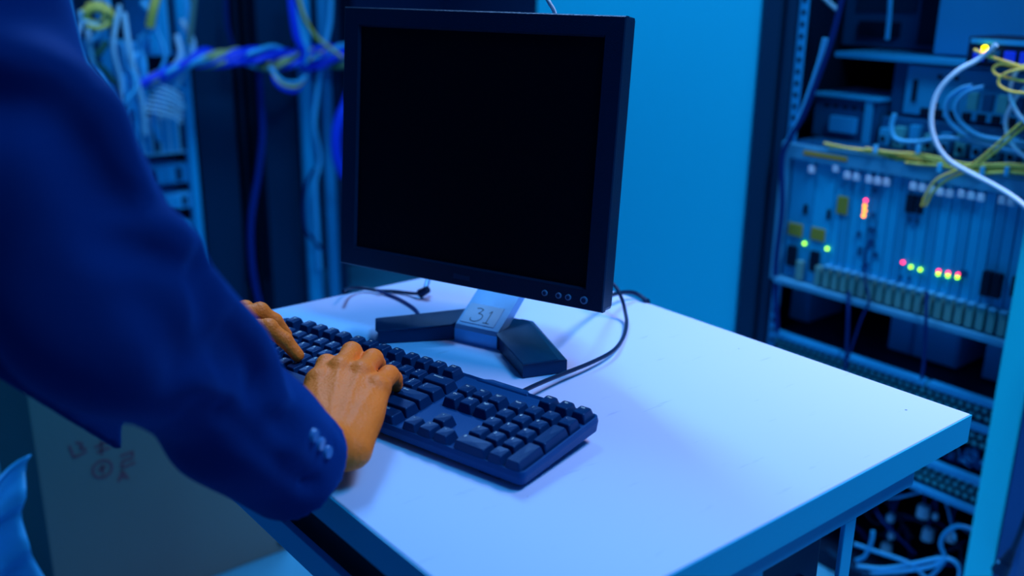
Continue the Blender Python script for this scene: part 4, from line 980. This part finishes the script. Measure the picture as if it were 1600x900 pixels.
# --- jacket
cR = cpt(-.150, .715, -.374); cL = wL+(elL-wL)*.10
ckR = cpt(-.170, .708, -.375)                     # centre of the right cuff opening
sdirR = (elR-ckR)/np.linalg.norm(elR-ckR)
def wr_(P, c, ax, fr, amp, ph):
    t = (P-c) @ ax; a = np.cross(ax, [0, 0, 1.]); a /= np.linalg.norm(a); b_ = np.cross(a, ax)
    x = (P-c) @ a; y = (P-c) @ b_; th = np.arctan2(y, x)
    return amp*np.sin(fr*t+1.7*np.sin(th*1.0+ph)+ph)*(.55+.45*np.sin(th*2+ph*2+t*9))
def jacket(P):
    uR = (shR-elR)/np.linalg.norm(shR-elR)
    d = seg_d(P, elR+np.array([0, 0, .008]), ckR, .052, .043, None)
    dropc = ckR+np.array([0, 0, -.010]); d = smin(d, seg_d(P, elR*.45+ckR*.55+np.array([0, 0, -.012]), dropc, .044, .038), .02)
    d = d+wr_(P, ckR, sdirR, 62, .0032, .6)*np.clip(((P-ckR) @ sdirR)/.05, 0, 1)
    ua = seg_d(P, elR, shR, .058, .071)+wr_(P, elR, uR, 42, .0065, 2.0)
    d = smin(d, ua, .035)
    # elbow folds
    e = P-(elR+np.array([.045, .02, .0])); d = d+.0065*np.sin(P @ np.array([60., -35, 70]))*np.exp(-((e**2).sum(1))/(.075**2))
    d2 = seg_d(P, elL, cL, .056, .042)+wr_(P, cL, (elL-cL)/np.linalg.norm(elL-cL), 60, .003, .3); d2 = smin(d2, seg_d(P, elL, shL, .062, .080), .03); d = np.minimum(d, d2)
    # front panel of the open jacket hanging to a pointed hem corner
    A_, B_, A2, B2 = np.array([.207, .745, .800]), np.array([.122, .72, .896]), np.array([.228, .745, .90]), np.array([.13, .72, 1.05])
    e1 = B_-A_; l1 = np.linalg.norm(e1); e1 = e1/l1; e2 = A2-A_; l2 = np.linalg.norm(e2); e2 = e2/l2; nn_ = np.cross(e1, e2); nn_ /= np.linalg.norm(nn_)
    abn = (P-A_) @ np.linalg.inv(np.stack((e1, e2, nn_), 1)).T
    d = smin(d, np.maximum.reduce([-abn[:, 0], abn[:, 0]-l1, -abn[:, 1], abn[:, 1]-l2-.04, np.abs(abn[:, 2])-.0055]), .004)
    wst = seg_d(P, pel+[0, 0, -.06], chest+[-.02, 0, 0], .130, .150, ([0, 1, 0], .80)); d = smin(d, wst, .03)
    # torso: tilted rounded box
    ax = np.array([.46, 0, .89]); ax /= np.linalg.norm(ax); fx = np.array([ax[2], 0, -ax[0]])
    c = np.array([.03, .895, 1.06]); q = P-c; z = q @ ax; x = q @ fx; y = q[:, 1]; x = x-.16*np.clip(-z-.12, 0, 1)
    hx = .115+.02*np.clip(-z/.25, 0, 1); hy = .185-.03*np.clip(-z/.25, 0, 1)+.0*z
    k = (np.abs(x/hx)**2.6+np.abs(y/hy)**2.6)**(1/2.6); dt = (k-1)*.11
    dt = np.maximum(dt, np.maximum(-z-.42, z-.24)); dt = dt+.004*np.sin(y*38+z*9)*np.clip(-z/.1, 0, 1)
    d = smin(d, dt, .03)
    # hem cut plane (jacket hangs lower at the front)
    hn = np.array([.76, 0, -.65]); hn = hn  # unused direction kept for clarity
    a_ = np.array([.205, .75, .797]); dr = np.array([.077, 0, -.091]); dr /= np.linalg.norm(dr); pn = np.array([-dr[2], 0, dr[0]])
    below = np.where(P[:, 0] > .035, -((P-a_) @ pn), .80-P[:, 2])
    tors = (np.abs(P[:, 1]-.90) < .34) & (P[:, 0] < .30)
    cutx = np.where(tors & ((P-a_)[:, 0] < .08) & (np.linalg.norm(P-ckR, axis=1) > .15), below, -1.0)
    d = np.maximum(d, np.where(seg_d(P, elR, ckR, .075, .06) < 0, -1.0, np.where(seg_d(P, elL, cL, .075, .06) < 0, -1., cutx)))
    # neck opening
    d = np.maximum(d, -seg_d(P, neck+[-.02, 0, -.035], neck+[.10, 0, .10], .050, .07))
    # cuffs: cut square and hollow
    for ck, el, ro, ri in ((ckR, elR, .043, .0375), (cL, elL, .042, .037)):
        a2 = (ck-el)/np.linalg.norm(ck-el); near = np.linalg.norm(P-ck, axis=1) < .10
        d = np.where(near, np.maximum(d, (P-ck) @ a2), d)
        hol = seg_d(P, ck+a2*.02, ck-a2*.05, ri, ri); hol = np.minimum(hol, seg_d(P, ck+a2*.02+[0, 0, -.010], ck-a2*.04+[0, 0, -.010], ri-.005, ri-.005)) if el is elR else hol
        d = np.maximum(d, -hol)
    return d
FOLDS = []
def jacket_hit(x, y):
    d_ = np.array(ray(x, y)); d_ /= np.linalg.norm(d_); ts = np.array((0, 0, CAMZ))+np.outer(np.linspace(.25, 1.1, 850), d_)
    jd = jacket0(ts); k = np.argmax(jd < 0); return ts[k] if (jd < 0).any() else None
jacket0 = jacket
for L_, amp, wd in (([(322, 432), (362, 458), (398, 500), (418, 560), (430, 620)], -.0055, .012), ([(300, 400), (318, 455), (330, 520), (352, 575), (400, 625), (450, 672)], .0050, .010),
                    ([(0, 96), (60, 108), (120, 128), (150, 165)], -.008, .018), ([(0, 150), (60, 160), (110, 190), (150, 250), (200, 330)], .008, .020),
                    ([(150, 170), (190, 250), (235, 330), (290, 400)], -.006, .014), ([(300, 590), (340, 596), (375, 606), (420, 640)], -.0045, .010), ([(240, 470), (275, 520), (300, 570)], .006, .014),
                    ([(180, 380), (250, 400), (310, 425)], .0055, .012), ([(200, 350), (255, 365), (300, 385)], -.006, .012), ([(345, 640), (400, 690), (450, 735), (490, 760)], .0025, .007), ([(360, 520), (390, 560), (400, 600)], .004, .010)):
    pts_ = [jacket_hit(*q) for q in L_]; pts_ = [p for p in pts_ if p is not None]
    if len(pts_) > 1: FOLDS.append((pts_, amp, wd))
def jacket(P):
    d = jacket0(P)
    near = np.abs(d) < .03; Q = P[near]; add = np.zeros(len(Q))
    for pts_, amp, wd in FOLDS:
        dd = np.full(len(Q), 9.)
        for a_, b_ in zip(pts_[:-1], pts_[1:]): dd = np.minimum(dd, seg_d(Q, a_, b_, 0, 0))
        add += 2.3*amp*np.exp(-(dd/wd)**2)
    d = d.copy(); d[near] += add; return d
V, F = surface_nets(jacket, (-.32, .42, .68), (.50, 1.30, 1.42), .0048)
jk = to_mesh('suit_jacket', [(V-pl_, F)], M_NAVY, per)
for i, (x, y) in enumerate(((489, 680), (499, 693), (510, 706))):
    # buttons sit on the outer face of the cuff
    d_ = np.array(ray(x, y)); d_ /= np.linalg.norm(d_); o_ = np.array((0, 0, CAMZ)); t = .45
    ts = o_+np.outer(np.linspace(.45, 1.0, 1100), d_); jd = jacket(ts); hit = ts[np.argmax(jd < 0)]
    nn = []
    for e in np.eye(3): nn.append((jacket((hit+e*.003)[None])-jacket((hit-e*.003)[None]))[0])
    nn = Vector(nn).normalized(); h_ = Vector(hit-pl_)
    G().cyl(h_-nn*.001, h_+nn*.0028, .0055, 16, .0048).build('cuff_button', M_BTN, jk)
def trousers(P):
    d = smin(seg_d(P, hipR, knR, .098, .070), seg_d(P, hipL, knL, .098, .070), .03); d = smin(d, seg_d(P, pel+[0, -.05, 0], pel+[0, .05, 0], .115, .115), .04)
    for kn, an in ((knR, anR), (knL, anL)): d = smin(d, seg_d(P, kn, an+[0, 0, .02], .070, .058), .02)
    d = np.maximum(d, .055-P[:, 2]); return np.maximum(d, P[:, 2]-.99)
V, F = surface_nets(trousers, (-.33, .60, .0), (.12, 1.12, 1.06), .009); to_mesh('trousers', [(V-pl_, F)], M_DARKCLOTH, per)
def shoes(P):
    d = np.full(len(P), 1.)
    for an in (anR, anL): d = np.minimum(d, smin(seg_d(P, an+[-.03, 0, -.045], an+[.17, 0, -.055], .045, .036), seg_d(P, an+[0, 0, -.03], an+[0, 0, .01], .045, .042), .02))
    return np.maximum(d, -P[:, 2]+.001)
V, F = surface_nets(shoes, (-.28, .66, -.02), (.10, 1.07, .16), .006)
lf = V[:, 1] < .865
for sel in (True, False):
    msk = lf if sel else ~lf; remap = np.cumsum(msk)-1; Fm = F[msk[F].all(1)]
    to_mesh('shoe', [(V[msk]-pl_, remap[Fm])], M_BLACK, per)
def shirt(P):
    d = seg_d(P, neck+[-.035, 0, -.06], neck+[.012, 0, .012], .082, .058); hl = seg_d(P, neck+[-.035, 0, -.06], neck+[.06, 0, .09], .050, .052)
    return np.maximum(np.maximum(d, -hl), (P-neck) @ (hax)-.012)
V, F = surface_nets(shirt, (-.05, .74, 1.20), (.24, .98, 1.40), .005); to_mesh('shirt_collar', [(V-pl_, F)], M_SHIRT, per)
def hair(P):
    d = ell_d(P, hp(-.010, 0, .045), (.103, .084, .100), hrot)
    q = (P-head) @ hrot; cut = np.maximum(q[:, 0]*.8-.045-.0*q[:, 2], -q[:, 2]-.02+np.clip(q[:, 0], -1, 0)*.6)
    cut = np.where(q[:, 2] > .085, q[:, 0]-.09, cut); return np.maximum(d+.002*np.sin(q[:, 1]*220), cut)
V, F = surface_nets(hair, (.0, .74, 1.33), (.40, .98, 1.63), .005); to_mesh('hair', [(V-pl_, F)], M_HAIR, per)
